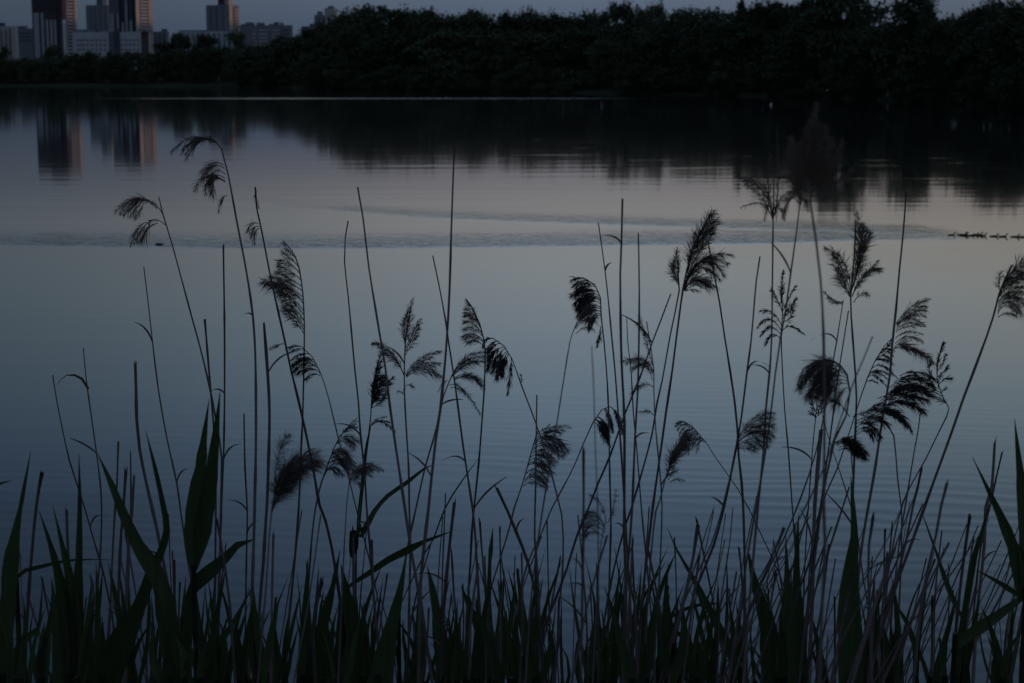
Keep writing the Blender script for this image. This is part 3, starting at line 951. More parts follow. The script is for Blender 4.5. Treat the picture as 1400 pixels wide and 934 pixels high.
def leaf_mesh(pts, d, tilt, wscale=1.0):
    """pts: (x, y, width in photo pixels) from the lower end to the tip; folded along the midrib"""
    P = [list(to_world([p], d, tilt)[0]) + [p[2]] for p in pts]
    S = spline(P, .02 * max(d / 2.5, .6))
    u = d / F * wscale
    tw = prs.uniform(-.5, .5)
    m = MB()
    n = len(S)
    for i in range(n):
        p = S[i, :3]
        t = S[min(i+1, n-1), :3] - S[max(i-1, 0), :3]
        s = np.array([t[2], 0, -t[0]]); s /= np.linalg.norm(s) + 1e-9
        wv = max(S[i, 3], .25) * u * .5 * (1 + prs.normal() * .035 - (.22 if prs.rand() < .03 else 0))
        a = tw * (.4 + .6 * i / n)
        s = s * math.cos(a) + np.array([0, 1, 0]) * math.sin(a)
        wv = wv / max(math.cos(a), .6)
        nrm = np.array([0, 1, 0]) * math.cos(a)
        m.v += [tuple(p - s * wv), tuple(p - s * wv * .5 + nrm * wv * .22), tuple(p + nrm * wv * .34), tuple(p + s * wv * .5 + nrm * wv * .22), tuple(p + s * wv)]
        if i:
            b = (i - 1) * 5
            for k in range(4):
                m.f.append((b + k, b + k + 1, b + k + 6, b + k + 5))
    return m
def R(label, d, wpx, pts, plumes=(), leaves=(), mat='stalk', pm='plume', tilt=None, name=None, taper=None, k=1.0, group=None):
    """one reed: stem traced from tip to base, its seed head and its leaves"""
    if tilt is None: tilt = prs.uniform(-.25, .25) * d / 3
    W = down_to_ground(to_world(pts, d, tilt))
    if name is None:
        name = 'reed' if plumes else 'reed_stalk'
    if taper is None: taper = .34 if plumes or not any(q in label.split() for q in ('stub', 'snapped', 'blunt', 'broken', 'short')) else .8
    m = stem_mesh(W, wpx * d / F * .5, taper)
    strips = [] if mat != 'stalk' or group else dry_strips(W, d, tilt, wpx, prs.choice([0, 1, 2, 2, 3]) if not plumes else prs.choice([0, 0, 1, 2]))
    if not plumes and not leaves and not strips:
        return tag(m.build(name, M[mat], None, True), label, 'reed', group)
    c = W[-1]
    root = empty(name, tuple(c))
    tag(root, label, 'reed', group)
    def local(mm, nm, mt, sm=False):
        mm.v = [(v[0] - c[0], v[1] - c[1], v[2] - c[2]) for v in mm.v]
        return mm.build(nm, M[mt], root, sm)
    local(m, 'stalk', mat, True)
    if plumes:
        full = list(plumes)
        for a, b in zip(plumes[:-1], plumes[1:]):            # looser tassels between the main ones
            if math.hypot(a[0] - b[0], a[1] - b[1]) < 26 and math.hypot(a[4] - b[4], a[5] - b[5]) < 34 and (pm != 'plume_dark' or prs.rand() < .35):
                f = prs.uniform(.35, .65)
                full.append(tuple(u_ * f + v_ * (1 - f) for u_, v_ in zip(a[:6], b[:6])) + (min(a[6], b[6]) * .9,))
        heads = []
        for p in full:
            for hd in heads:
                if min(math.hypot(p[0] - h_[0], p[1] - h_[1]) for h_ in hd) < 30: hd.append(p); break
            else: heads.append([p])
        for hd in heads:                                     # a head that forks low on the stem is two seed heads
            q = MB()
            for p in hd: plume_into(q, d, tilt, p, k, pm == 'plume_dark')
            local(q, 'seed_head', pm)
    for sm in strips:
        local(sm, 'dry_leaf', 'stalk', True)
    for lf in leaves:
        local(leaf_mesh(lf, d, tilt), 'leaf', 'leaf', True)
    return root
def leaves_only(label, d, leaves, name='reed_shoot', tilt=0.0, group=None):
    """a green shoot that shows only its leaves; each leaf is carried down to the soil"""
    root = None
    for lf in leaves:
        m = leaf_mesh(lf, d, tilt)
        if root is None:
            b = np.array(to_world([lf[0]], d, tilt)[0])
            root = empty(name, (b[0], b[1], near_ground(b[1])))
            tag(root, label, 'reed shoot', group)
            r0 = root.location
        mm = m
        mm.v = [(v[0] - r0.x, v[1] - r0.y, v[2] - r0.z) for v in mm.v]
        mm.build('leaf', M['leaf'], root, True)
    # the short stem that carries the leaves
    b = np.array(to_world([leaves[0][0]], d, tilt)[0])
    z = b[2] - r0.z
    if z > .05:
        MB().tube([(0, 0, -.05), (0, 0, z * .5), (0, 0, z + .02)], [.006, .005, .004], 6).build('stalk', M['stalk_green'], root, True)
    return root

# --- reeds with seed heads, left to right
R('leftmost plumed reed, its head hanging left in two drooping tassels', 3.1, 4.2,
  [(217, 269), (223, 294), (235, 333), (262, 433), (272, 469), (285, 522), (295.5, 575), (303, 627), (302, 691), (300, 800), (298, 940)],
  [(223, 294, 205, 275, 180, 275, 4), (205, 276, 185, 271, 157, 288, 9), (192, 271, 182, 281, 170, 294, 6), (197, 276, 192, 286, 184, 298, 6), (227, 308, 213, 300, 204, 305, 4), (206, 304, 200, 316, 193, 329, 9), (200, 304, 188, 313, 178, 335, 6)])
R('tall reed with the highest plume on the left, tip bent over leftwards', 2.9, 5.2,
  [(285, 193), (296, 195), (303, 204), (312, 239), (324, 304), (339, 384), (348, 461), (350, 580), (348, 700), (345, 800), (340, 940)],
  [(303, 203, 281, 189, 250, 202, 6), (296, 196, 276, 190, 256, 217, 8), (280, 191, 258, 190, 236, 207, 6), (306, 226, 290, 223, 275, 241, 8), (308, 238, 293, 234, 285, 252, 7), (308, 249, 292, 246, 289, 268, 10), (308, 248, 283, 240, 267, 260, 7), (311, 268, 304, 272, 299, 290, 5)])
R('thin reed with a sparse dangling head just right of the highest left plume', 3.3, 4.8,
  [(349, 256), (351, 285), (357.7, 315), (368, 369), (375.7, 405), (390, 469), (397.5, 504), (411.7, 563), (427, 635), (437, 691), (445, 712), (457, 768), (470, 860), (478, 940)],
  [(353, 306, 344, 306, 337, 318, 5), (355, 312, 349, 318, 348, 333, 5), (351, 262, 349, 270, 353, 284, 3), (388, 470, 379, 472, 370, 476, 4)])
R('reed with a large feathery flag-shaped head left of centre, swept to the left', 4.4, 3.8,
  [(387, 329), (404, 351), (412, 384), (415.5, 425), (416, 469), (414, 563), (411.7, 614), (408.6, 691), (403, 766), (397.5, 822), (394, 860), (390, 940)],
  [(405, 354, 398, 345, 388, 331, 6), (410, 374, 395, 360, 382, 357, 8), (413, 392, 396, 380, 381, 371, 9), (414, 406, 386, 390, 359, 386, 11), (415, 416, 397, 398, 376, 390, 10), (415, 430, 400, 412, 386, 402, 10), (415, 446, 405, 430, 390, 418, 9), (415, 456, 404, 440, 384, 425, 6)])
R('crisp reed with a small black head combed to the left, left of centre', 3.45, 3.0,
  [(394, 475), (411.7, 473.5), (427, 488), (438.7, 511), (450, 547), (463, 601), (473, 637), (478.5, 660), (486, 691), (492, 715), (505, 765), (520, 840), (530, 940)],
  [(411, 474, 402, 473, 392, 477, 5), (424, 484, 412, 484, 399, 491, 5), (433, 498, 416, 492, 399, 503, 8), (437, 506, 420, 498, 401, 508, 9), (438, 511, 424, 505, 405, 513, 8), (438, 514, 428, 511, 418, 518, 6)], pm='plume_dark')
R('blurred big drooping plume low on the left, swept up to the right', 2.0, 5.0,
  [(372, 692), (368, 735), (364, 800), (358, 870), (352, 940)],
  [(376, 660, 381, 622, 394, 594, 9), (372, 695, 388, 645, 430, 619, 16), (373, 692, 396, 650, 440, 632, 14), (372, 700, 388, 668, 410, 648, 14), (371, 702, 380, 680, 396, 668, 12), (374, 690, 384, 650, 404, 628, 12)], k=1.1)
R('small plume behind the crossing stems at lower left of centre', 4.5, 4.0,
  [(466, 594), (457, 612), (447.7, 637), (440, 658), (432, 691), (426, 740), (420, 830), (415, 940)],
  [(462, 604, 475, 597, 491, 606, 7), (461, 607, 474, 603, 484, 612, 6), (466, 597, 474, 586, 489, 571, 4), (468, 592, 477, 586, 488, 584, 4), (452, 626, 465, 613, 484, 634, 9), (447, 634, 462, 624, 482, 642, 10), (445, 644, 462, 634, 476, 650, 8), (444, 650, 452, 640, 462, 648, 7)])
R('faint blurred plume at knee height left of centre', 2.3, 3.6,
  [(478, 655), (474, 690), (470, 760), (466, 850), (462, 940)],
  [(478, 655, 486, 643, 503, 637, 8), (478, 658, 490, 650, 512, 640, 8), (482, 652, 496, 634, 523, 643, 6), (477, 662, 484, 656, 494, 660, 7)])
R('green-leaved reed with a dark narrow plume standing beside the tall leaning stalk', 3.3, 3.4,
  [(519.6, 486), (514, 505), (509, 530), (507, 568), (504, 593.6), (497, 645), (490, 696), (487, 760), (486, 850), (485, 940)],
  [(509, 548, 513, 520, 519, 488, 6), (508, 557, 512, 535, 521, 512, 9), (508, 557, 516, 537, 527, 516, 9), (508, 556, 518, 540, 535, 520, 9), (508, 558, 520, 548, 529, 533, 8), (510, 530, 515, 510, 522, 492, 6), (508, 582, 514, 574, 528, 569, 3), (510, 580, 524, 577, 541, 590, 4)],
  [[(490, 735, 3), (493, 695, 4), (497, 645, 5.5), (502, 606, 4), (508, 577, .5)]], mat='stalk_green', pm='plume_dark')
R('plumed reed left of centre with a feather-shaped head of three spread tassels', 3.8, 4.0,
  [(562, 420), (555, 460), (553, 498), (553, 537), (555.6, 588.5), (558.7, 640), (559.5, 691), (561, 756), (559.5, 822), (558, 940)],
  [(554, 480, 557, 445, 564, 409, 6), (554, 470, 551, 448, 556, 428, 6), (555, 476, 564, 455, 575, 436, 7), (554, 486, 563, 470, 571, 458, 6), (553, 515, 533, 480, 511, 469, 7), (552, 512, 540, 490, 522, 481, 8), (554, 512, 575, 490, 603, 481, 6), (555, 516, 580, 504, 600, 511, 10), (556, 512, 570, 498, 588, 490, 6), (554, 528, 559, 526, 563, 528, 5), (553, 540, 549, 536, 545, 534, 4)])
R('reed right of the tall centre stalk with one-sided tassels turned left', 4.6, 3.6,
  [(637, 409), (646, 421), (656, 443), (662, 466), (663, 493), (662, 532), (658, 588.5), (654.6, 632), (648, 696), (645.6, 720), (643, 771), (640, 822), (636, 940)],
  [(652, 436, 645, 422, 637, 410, 5), (657, 446, 648, 434, 637, 428, 6), (659, 456, 647, 443, 635, 441, 6), (661, 466, 648, 458, 634, 461, 8), (662, 474, 650, 466, 640, 470, 6)])
R('reed at centre with its head blown right into thin separate tassels', 4.2, 3.8,
  [(618, 513), (607, 540), (600.6, 568), (591.6, 604), (581, 640), (568.5, 696), (557, 750), (545, 830), (535, 940)],
  [(618, 513, 638, 488, 666, 483, 6), (619, 514, 640, 498, 661, 494, 6), (616, 517, 628, 500, 640, 492, 5), (622, 516, 645, 512, 660, 528, 7), (620, 520, 640, 515, 652, 520, 6), (614, 527, 632, 532, 657, 567, 5), (616, 530, 628, 532, 636, 540, 4), (612, 520, 605, 525, 600, 534, 3)])
R('crisp reed curling over at centre, a dense black head hanging below its bend', 3.5, 3.2,
  [(660, 473), (667, 464), (674, 462.6), (689, 473), (700, 491), (713, 527), (725.7, 560), (738.6, 596), (751, 637), (761.7, 678), (768, 704), (770, 733), (769, 784), (764, 835), (762, 879), (758, 940)],
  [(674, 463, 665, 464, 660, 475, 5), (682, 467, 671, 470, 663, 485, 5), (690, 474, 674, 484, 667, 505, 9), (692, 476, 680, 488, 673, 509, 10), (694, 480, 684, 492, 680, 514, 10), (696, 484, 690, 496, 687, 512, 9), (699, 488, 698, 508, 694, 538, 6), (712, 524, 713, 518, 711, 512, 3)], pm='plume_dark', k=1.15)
R('reed right of centre with a head in flat horizontal tassels, stem leaning left', 3.9, 3.6,
  [(736, 588), (733, 596), (724, 627), (714, 663), (702.6, 696), (697, 720), (684, 763), (671, 804.5), (653, 869), (635, 940)],
  [(735, 594, 752, 584, 779, 583, 5), (734, 600, 752, 592, 766, 593, 5), (731, 606, 752, 598, 776, 617, 9), (730, 612, 748, 604, 768, 618, 9), (727, 620, 742, 616, 760, 630, 8), (724, 630, 738, 628, 757, 645, 8), (721, 638, 734, 634, 750, 648, 7), (718, 656, 732, 648, 748, 664, 7), (716, 664, 730, 658, 744, 666, 6)])
R('faint plume behind the crisp black head right of centre', 2.2, 3.6,
  [(786, 447), (779.7, 465), (770.7, 519), (761.7, 576), (752.7, 630), (742, 696), (733, 758), (725, 830), (718, 940)],
  [(786, 448, 796, 430, 814, 418, 7), (787, 450, 800, 438, 815, 436, 8), (788, 446, 800, 425, 813, 400, 5), (788, 456, 800, 448, 812, 452, 4)])
R('crisp reed with a dense black flag-like head right of centre, combed leftwards', 3.6, 3.6,
  [(783, 382), (797.7, 380), (813, 389), (821, 407), (822, 433), (826, 469), (830, 519), (832, 563), (833, 609), (834, 666), (835, 699), (835, 733), (833.6, 776), (832, 840), (830, 940)],
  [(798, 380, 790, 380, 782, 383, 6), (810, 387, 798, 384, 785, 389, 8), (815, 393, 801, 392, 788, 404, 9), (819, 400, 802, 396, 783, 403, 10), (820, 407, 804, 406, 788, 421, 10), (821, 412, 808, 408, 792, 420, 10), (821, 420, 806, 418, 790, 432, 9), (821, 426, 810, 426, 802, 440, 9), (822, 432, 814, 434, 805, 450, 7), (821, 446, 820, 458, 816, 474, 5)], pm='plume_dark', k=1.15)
R('low crisp reed with black tassels hanging straight down from a bowed tip', 3.6, 3.2,
  [(851, 576), (844, 563), (833.6, 556), (823, 560), (810.5, 578), (797.7, 606.5), (785, 637), (769, 668), (754, 696), (738.6, 733), (720, 774), (705, 850), (695, 940)],
  [(813, 574, 822, 582, 833, 607, 8), (816, 571, 826, 578, 832, 594, 8), (812, 577, 820, 584, 829, 600, 8), (828, 558, 834, 570, 839, 592, 5), (826, 560, 832, 572, 836, 585, 5), (840, 560, 846, 572, 851, 590, 7), (836, 557, 842, 566, 847, 582, 6)], pm='plume_dark', k=1.1)
R('blurred drooping plume crossed by the two upright dark stalks right of centre', 2.4, 3.4,
  [(884, 440), (889, 470), (894, 505), (894, 537), (896.6, 588.5), (901.7, 640), (905, 691), (903, 760), (898, 850), (893, 940)],
  [(893, 507, 878, 490, 852, 492, 7), (893, 512, 880, 498, 864, 503, 7), (894, 530, 880, 526, 863, 538, 7), (892, 500, 884, 468, 873, 430, 5), (889, 470, 880, 454, 871, 442, 4), (892, 520, 886, 504, 876, 498, 6), (896, 570, 886, 562, 872, 563, 4)])
R('large fanned plume of the right half, its dense tuft pointing up to the right', 3.0, 4.6,
  [(972, 292), (958, 318), (944, 350), (934, 394.5), (925, 460), (918.5, 511), (910.7, 563), (903, 619), (892.8, 691), (885, 758), (877, 830), (870, 940)],
  [(940, 372, 948, 338, 975, 288, 10), (942, 362, 958, 325, 978, 300, 11), (938, 380, 955, 345, 974, 318, 8), (934, 394, 958, 356, 999, 348, 7), (934, 396, 962, 358, 991, 376, 8), (935, 396, 952, 380, 977, 392, 10), (936, 398, 950, 384, 966, 390, 8), (938, 398, 948, 396, 958, 399, 3)])
R('smaller left companion of the large fanned plume', 3.05, 3.8,
  [(925, 342), (927, 370), (928.7, 397), (916, 460), (905.6, 519), (898, 552.5), (891.5, 593.6), (880, 637), (864.5, 691), (854, 722), (839, 779), (826, 850), (815, 940)],
  [(928, 390, 920, 370, 925, 341, 7), (928, 386, 923, 374, 920, 362, 7), (927, 380, 928, 364, 928, 350, 5)])
R('crisp drooping reed low in the right half, stem arching from lower right', 3.55, 2.6,
  [(923.6, 579.5), (934, 575.7), (946.7, 583), (964.7, 604), (977.6, 624.5), (995.6, 650), (1008.4, 668), (1024, 696), (1034, 717), (1050, 750.6), (1065, 784), (1085, 840), (1110, 940)],
  [(934, 576, 929, 576, 923, 580, 4), (944, 582, 934, 580, 927, 588, 4), (952, 591, 940, 586, 930, 604, 8), (956, 594, 944, 596, 932, 612, 8), (960, 600, 950, 600, 940, 616, 7), (964, 605, 957, 604, 953, 616, 6), (948, 587, 934, 594, 926, 616, 7)], pm='plume')
R('blurred plume hanging behind the crisp drooping reed', 2.3, 4.2,
  [(924, 612), (916, 635), (909.5, 655), (903, 681), (896.6, 699), (890, 760), (884, 850), (880, 940)],
  [(915, 640, 919, 622, 935, 606, 9), (914, 646, 922, 626, 938, 612, 9), (913, 650, 917, 632, 926, 618, 9), (911, 654, 914, 642, 918, 636, 7), (916, 660, 925, 655, 936, 657, 3)])
R('plume at knee height in the right half whose tassels point right', 2.3, 4.2,
  [(1008, 598), (1003, 635), (995, 665), (986.6, 699), (972, 745), (946.7, 797), (925, 850), (900, 940)],
  [(1008, 600, 1030, 572, 1056, 563, 7), (1008, 602, 1032, 585, 1060, 582, 9), (1008, 606, 1032, 592, 1052, 600, 9), (1010, 610, 1028, 604, 1044, 612, 7), (1010, 614, 1022, 613, 1034, 617, 5)])
R('pale plume of curved tassels left of the big blurred one, stem upright', 2.2, 4.8,
  [(1058, 215), (1058, 260), (1057, 302), (1056, 384), (1055, 460), (1052, 511), (1047, 560), (1044, 614), (1036.7, 691), (1031.5, 745), (1024, 830), (1016, 940)],
  [(1056, 300, 1046, 258, 1010, 241, 8), (1056, 298, 1040, 268, 1022, 252, 8), (1056, 300, 1050, 255, 1052, 212, 6), (1057, 296, 1064, 255, 1062, 170, 5), (1057, 300, 1070, 268, 1090, 262, 7), (1055, 296, 1040, 278, 1013, 283, 4), (1058, 296, 1066, 285, 1074, 300, 6), (1056, 292, 1050, 280, 1044, 300, 6)])
R('slim plume overlapped by the big blurred one, stem leaning left', 2.1, 4.4,
  [(1096, 240), (1093.7, 279), (1088.6, 320), (1081, 374), (1074, 425), (1066.7, 465), (1060, 511), (1050, 596), (1036, 680), (1022, 760), (1008, 850), (995, 940)],
  [(1094, 278, 1088, 250, 1062, 240, 8), (1094, 276, 1086, 240, 1082, 190, 10), (1094, 274, 1098, 250, 1092, 210, 10), (1093, 280, 1080, 270, 1070, 296, 8), (1094, 282, 1100, 272, 1106, 290, 6)], pm='plume_pale')
R('big blurred brownish plume close to the lens, tallest of the right half', 1.6, 6.4,
  [(1117, 150), (1114, 200), (1108, 276), (1115.5, 328), (1122, 384), (1126, 460), (1127, 550), (1127, 614), (1126, 691), (1128, 745), (1124, 830), (1120, 940)],
  [(1110, 240, 1110, 195, 1117, 142, 8), (1111, 245, 1102, 205, 1106, 168, 9), (1111, 245, 1120, 205, 1126, 172, 9), (1110, 258, 1096, 225, 1094, 196, 9), (1110, 256, 1126, 225, 1138, 192, 9), (1110, 265, 1130, 240, 1150, 216, 9), (1109, 266, 1088, 244, 1076, 212, 10), (1110, 270, 1136, 254, 1164, 234, 10), (1108, 262, 1092, 236, 1084, 190, 9), (1112, 262, 1138, 236, 1152, 192, 8), (1109, 274, 1128, 270, 1146, 266, 7), (1108, 276, 1092, 268, 1078, 262, 7), (1110, 262, 1112, 225, 1114, 185, 11), (1110, 266, 1106, 235, 1104, 205, 11), (1110, 268, 1118, 240, 1128, 215, 11)], k=1.0, pm='plume_pale')
R('crisp small spiky reed head in front of two stems at right', 3.5, 3.2,
  [(1070.6, 369), (1068, 397), (1070, 425), (1068, 460), (1070, 511), (1073, 563), (1078, 619), (1083, 691), (1088, 760), (1092, 840), (1096, 940)],
  [(1068, 415, 1068, 396, 1071, 369, 5), (1069, 425, 1062, 408, 1056, 396, 6), (1069, 428, 1078, 408, 1087, 391, 5), (1070, 432, 1079, 420, 1088, 408, 6), (1070, 440, 1080, 434, 1084, 420, 5), (1070, 452, 1082, 446, 1098, 456, 5), (1069, 446, 1056, 428, 1040, 424, 5), (1068, 452, 1052, 436, 1036, 446, 5), (1068, 458, 1054, 448, 1040, 460, 5), (1068, 464, 1056, 458, 1046, 472, 5)], pm='plume_dark')
R('soft feathery plume with four spread tassels right of the big blurred one', 2.6, 4.6,
  [(1170, 300), (1168, 350), (1163, 407), (1165.7, 460), (1169.5, 511), (1171, 545), (1168, 627), (1165.7, 691), (1164, 780), (1160, 940)],
  [(1164, 398, 1174, 350, 1169, 291, 10), (1164, 396, 1180, 345, 1188, 318, 8), (1166, 380, 1174, 340, 1178, 308, 8), (1163, 398, 1154, 360, 1130, 339, 8), (1162, 402, 1150, 375, 1140, 350, 10), (1162, 406, 1152, 390, 1146, 376, 8), (1165, 406, 1182, 375, 1206, 371, 6), (1165, 404, 1182, 378, 1200, 357, 6), (1167, 414, 1178, 402, 1188, 404, 6)])
R('thin reed with a short side tassel under the soft feathery plume', 2.8, 3.6,
  [(1153, 410), (1144, 466), (1138, 500), (1128, 560), (1115, 620), (1095, 680), (1070, 740), (1040, 800), (1010, 870), (985, 940)],
  [(1152, 413, 1140, 410, 1127, 399, 4), (1151, 416, 1142, 414, 1134, 412, 3)])
R('tall thick-stemmed reed right of the feathery plume with tassels streaming right', 2.5, 5.6,
  [(1239, 263), (1235, 317), (1230, 366), (1224.8, 425), (1220, 469), (1217, 511), (1210.6, 550), (1204, 588.5), (1196.5, 640), (1187.5, 691), (1178.5, 745), (1168, 840), (1160, 940)],
  [(1225, 442, 1246, 420, 1269, 409, 6), (1226, 444, 1246, 428, 1264, 424, 7), (1226, 448, 1244, 436, 1266, 446, 5), (1225, 454, 1240, 447, 1262, 446, 4), (1224, 470, 1242, 460, 1262, 468, 5), (1222, 478, 1240, 472, 1278, 498, 9), (1223, 476, 1246, 478, 1274, 488, 7)])
R('soft plume cut by the right edge on the thickest leaning stem', 2.4, 6.2,
  [(1384, 362), (1374, 382), (1366, 402), (1358, 433), (1349, 460), (1332.7, 504), (1317, 545), (1302, 588.5), (1289, 624.5), (1276, 660), (1263, 696), (1248, 738), (1230, 786.5), (1214.5, 833), (1199, 884), (1185, 940)],
  [(1372, 388, 1386, 366, 1404, 348, 8), (1366, 402, 1380, 380, 1400, 362, 9), (1365, 408, 1384, 388, 1405, 380, 9), (1365, 416, 1382, 400, 1404, 402, 9), (1364, 426, 1378, 412, 1398, 430, 9), (1364, 434, 1376, 428, 1388, 430, 5), (1368, 400, 1366, 388, 1370, 372, 6)])
R('dome-shaped blurred head nodding left above the tangle at right', 2.2, 4.6,
  [(1090, 527), (1098, 505), (1114, 494), (1132, 492), (1147.7, 498.5), (1158, 512), (1162, 537), (1157, 568), (1141, 601), (1130, 650), (1122, 700), (1112, 780), (1100, 860), (1092, 940)],
  [(1150, 500, 1118, 492, 1090, 526, 12), (1155, 506, 1126, 502, 1100, 538, 13), (1158, 514, 1134, 510, 1112, 540, 13), (1160, 522, 1142, 522, 1126, 546, 12), (1160, 530, 1150, 534, 1138, 550, 10), (1140, 496, 1122, 496, 1104, 510, 12), (1152, 504, 1138, 512, 1126, 530, 14)], k=1.1)
R('crisp small head tucked under the dome-shaped one', 3.5, 3.0,
  [(1114, 541), (1117, 555), (1115.5, 568), (1111.7, 604), (1108, 653), (1105, 696), (1100, 780), (1095, 940)],
  [(1118, 566, 1112, 556, 1108, 541, 4), (1118, 566, 1122, 552, 1126, 544, 5), (1119, 568, 1124, 560, 1124, 548, 5), (1117, 570, 1110, 566, 1106, 562, 3), (1127, 562, 1140, 548, 1161, 568, 4), (1116, 572, 1112, 566, 1108, 556, 4)], pm='plume_dark')
R('crisp curved reed with short black combs all along its tip, right side', 3.5, 3.2,
  [(1219.6, 462.6), (1209, 473), (1196.5, 493), (1186, 516.5), (1176, 545), (1168, 570.5), (1163, 586), (1155, 609), (1145, 640), (1130, 673), (1120, 700), (1110, 745), (1104, 830), (1100, 940)],
  [(1206, 478, 1212, 474, 1219, 463, 4), (1202, 484, 1212, 477, 1224, 481, 5), (1198, 491, 1208, 485, 1218, 494, 6), (1195, 496, 1204, 490, 1220, 496, 6), (1192, 504, 1206, 500, 1225, 515, 5), (1189, 510, 1200, 506, 1214, 511, 5), (1187, 516, 1197, 514, 1212, 528, 4), (1185, 522, 1192, 520, 1200, 524, 3)], pm='plume_dark')
R('crisp spiky head at the right end of the wind-blown cluster', 3.3, 3.4,
  [(1290, 468), (1282, 495), (1281, 520), (1290, 545), (1297.5, 558), (1294, 570), (1281, 596), (1266, 627), (1253, 650), (1235, 686), (1222, 740), (1208, 830), (1198, 940)],
  [(1281, 512, 1282, 490, 1290, 468, 6), (1281, 508, 1290, 496, 1295, 486, 5), (1281, 516, 1290, 508, 1296, 500, 5), (1281, 524, 1272, 508, 1275, 497, 7), (1282, 528, 1290, 518, 1297, 516, 6), (1284, 532, 1276, 526, 1272, 514, 7), (1288, 542, 1276, 536, 1266, 538, 6), (1286, 538, 1290, 534, 1294, 530, 5), (1296, 556, 1288, 546, 1270, 541, 6)], pm='plume_dark')
R('largest dark wind-blown head of the right cluster, streaming to the right', 2.6, 3.8,
  [(1200, 545), (1224, 536), (1244, 540), (1259, 560), (1255, 590), (1250.5, 614), (1240, 678), (1230, 740), (1220, 830), (1212, 940)],
  [(1200, 556, 1228, 538, 1266, 546, 12), (1196, 566, 1228, 548, 1262, 562, 12), (1204, 548, 1234, 530, 1268, 536, 12), (1212, 540, 1238, 526, 1264, 530, 10), (1216, 530, 1244, 518, 1276, 528, 8), (1230, 514, 1252, 508, 1278, 518, 6), (1200, 572, 1222, 562, 1244, 586, 10), (1190, 572, 1210, 562, 1232, 574, 10)], pm='plume_dark', k=1.1)
R('dark blown head at the left foot of the right cluster', 2.5, 3.8,
  [(1168, 580), (1190, 572), (1210, 575), (1222, 596), (1227, 653), (1232.5, 696), (1232, 770), (1228, 850), (1224, 940)],
  [(1166, 570, 1188, 560, 1212, 556, 8), (1168, 578, 1190, 570, 1214, 580, 10), (1170, 586, 1188, 580, 1206, 600, 9), (1172, 594, 1186, 590, 1196, 604, 7), (1180, 566, 1196, 556, 1208, 552, 6)], pm='plume_dark')
R('small dark blown tuft below the right cluster', 2.4, 4.0,
  [(1142, 606), (1152, 602), (1163, 612), (1166, 650), (1165, 700), (1164, 780), (1162, 940)],
  [(1141, 606, 1160, 600, 1182, 618, 10), (1144, 610, 1162, 608, 1184, 630, 9), (1148, 604, 1164, 604, 1176, 612, 9), (1146, 616, 1160, 614, 1172, 624, 8)], pm='plume_dark', k=1.1)
R('faint blurred plume low at centre right among the stalk feet', 2.0, 3.4,
  [(828, 712), (822, 740), (818, 790), (814, 860), (810, 940)],
  [(826, 718, 812, 700, 798, 706, 7), (828, 724, 812, 712, 796, 722, 7), (826, 735, 810, 728, 796, 740, 7), (828, 712, 822, 690, 808, 676, 5), (829, 716, 838, 700, 842, 670, 4)])

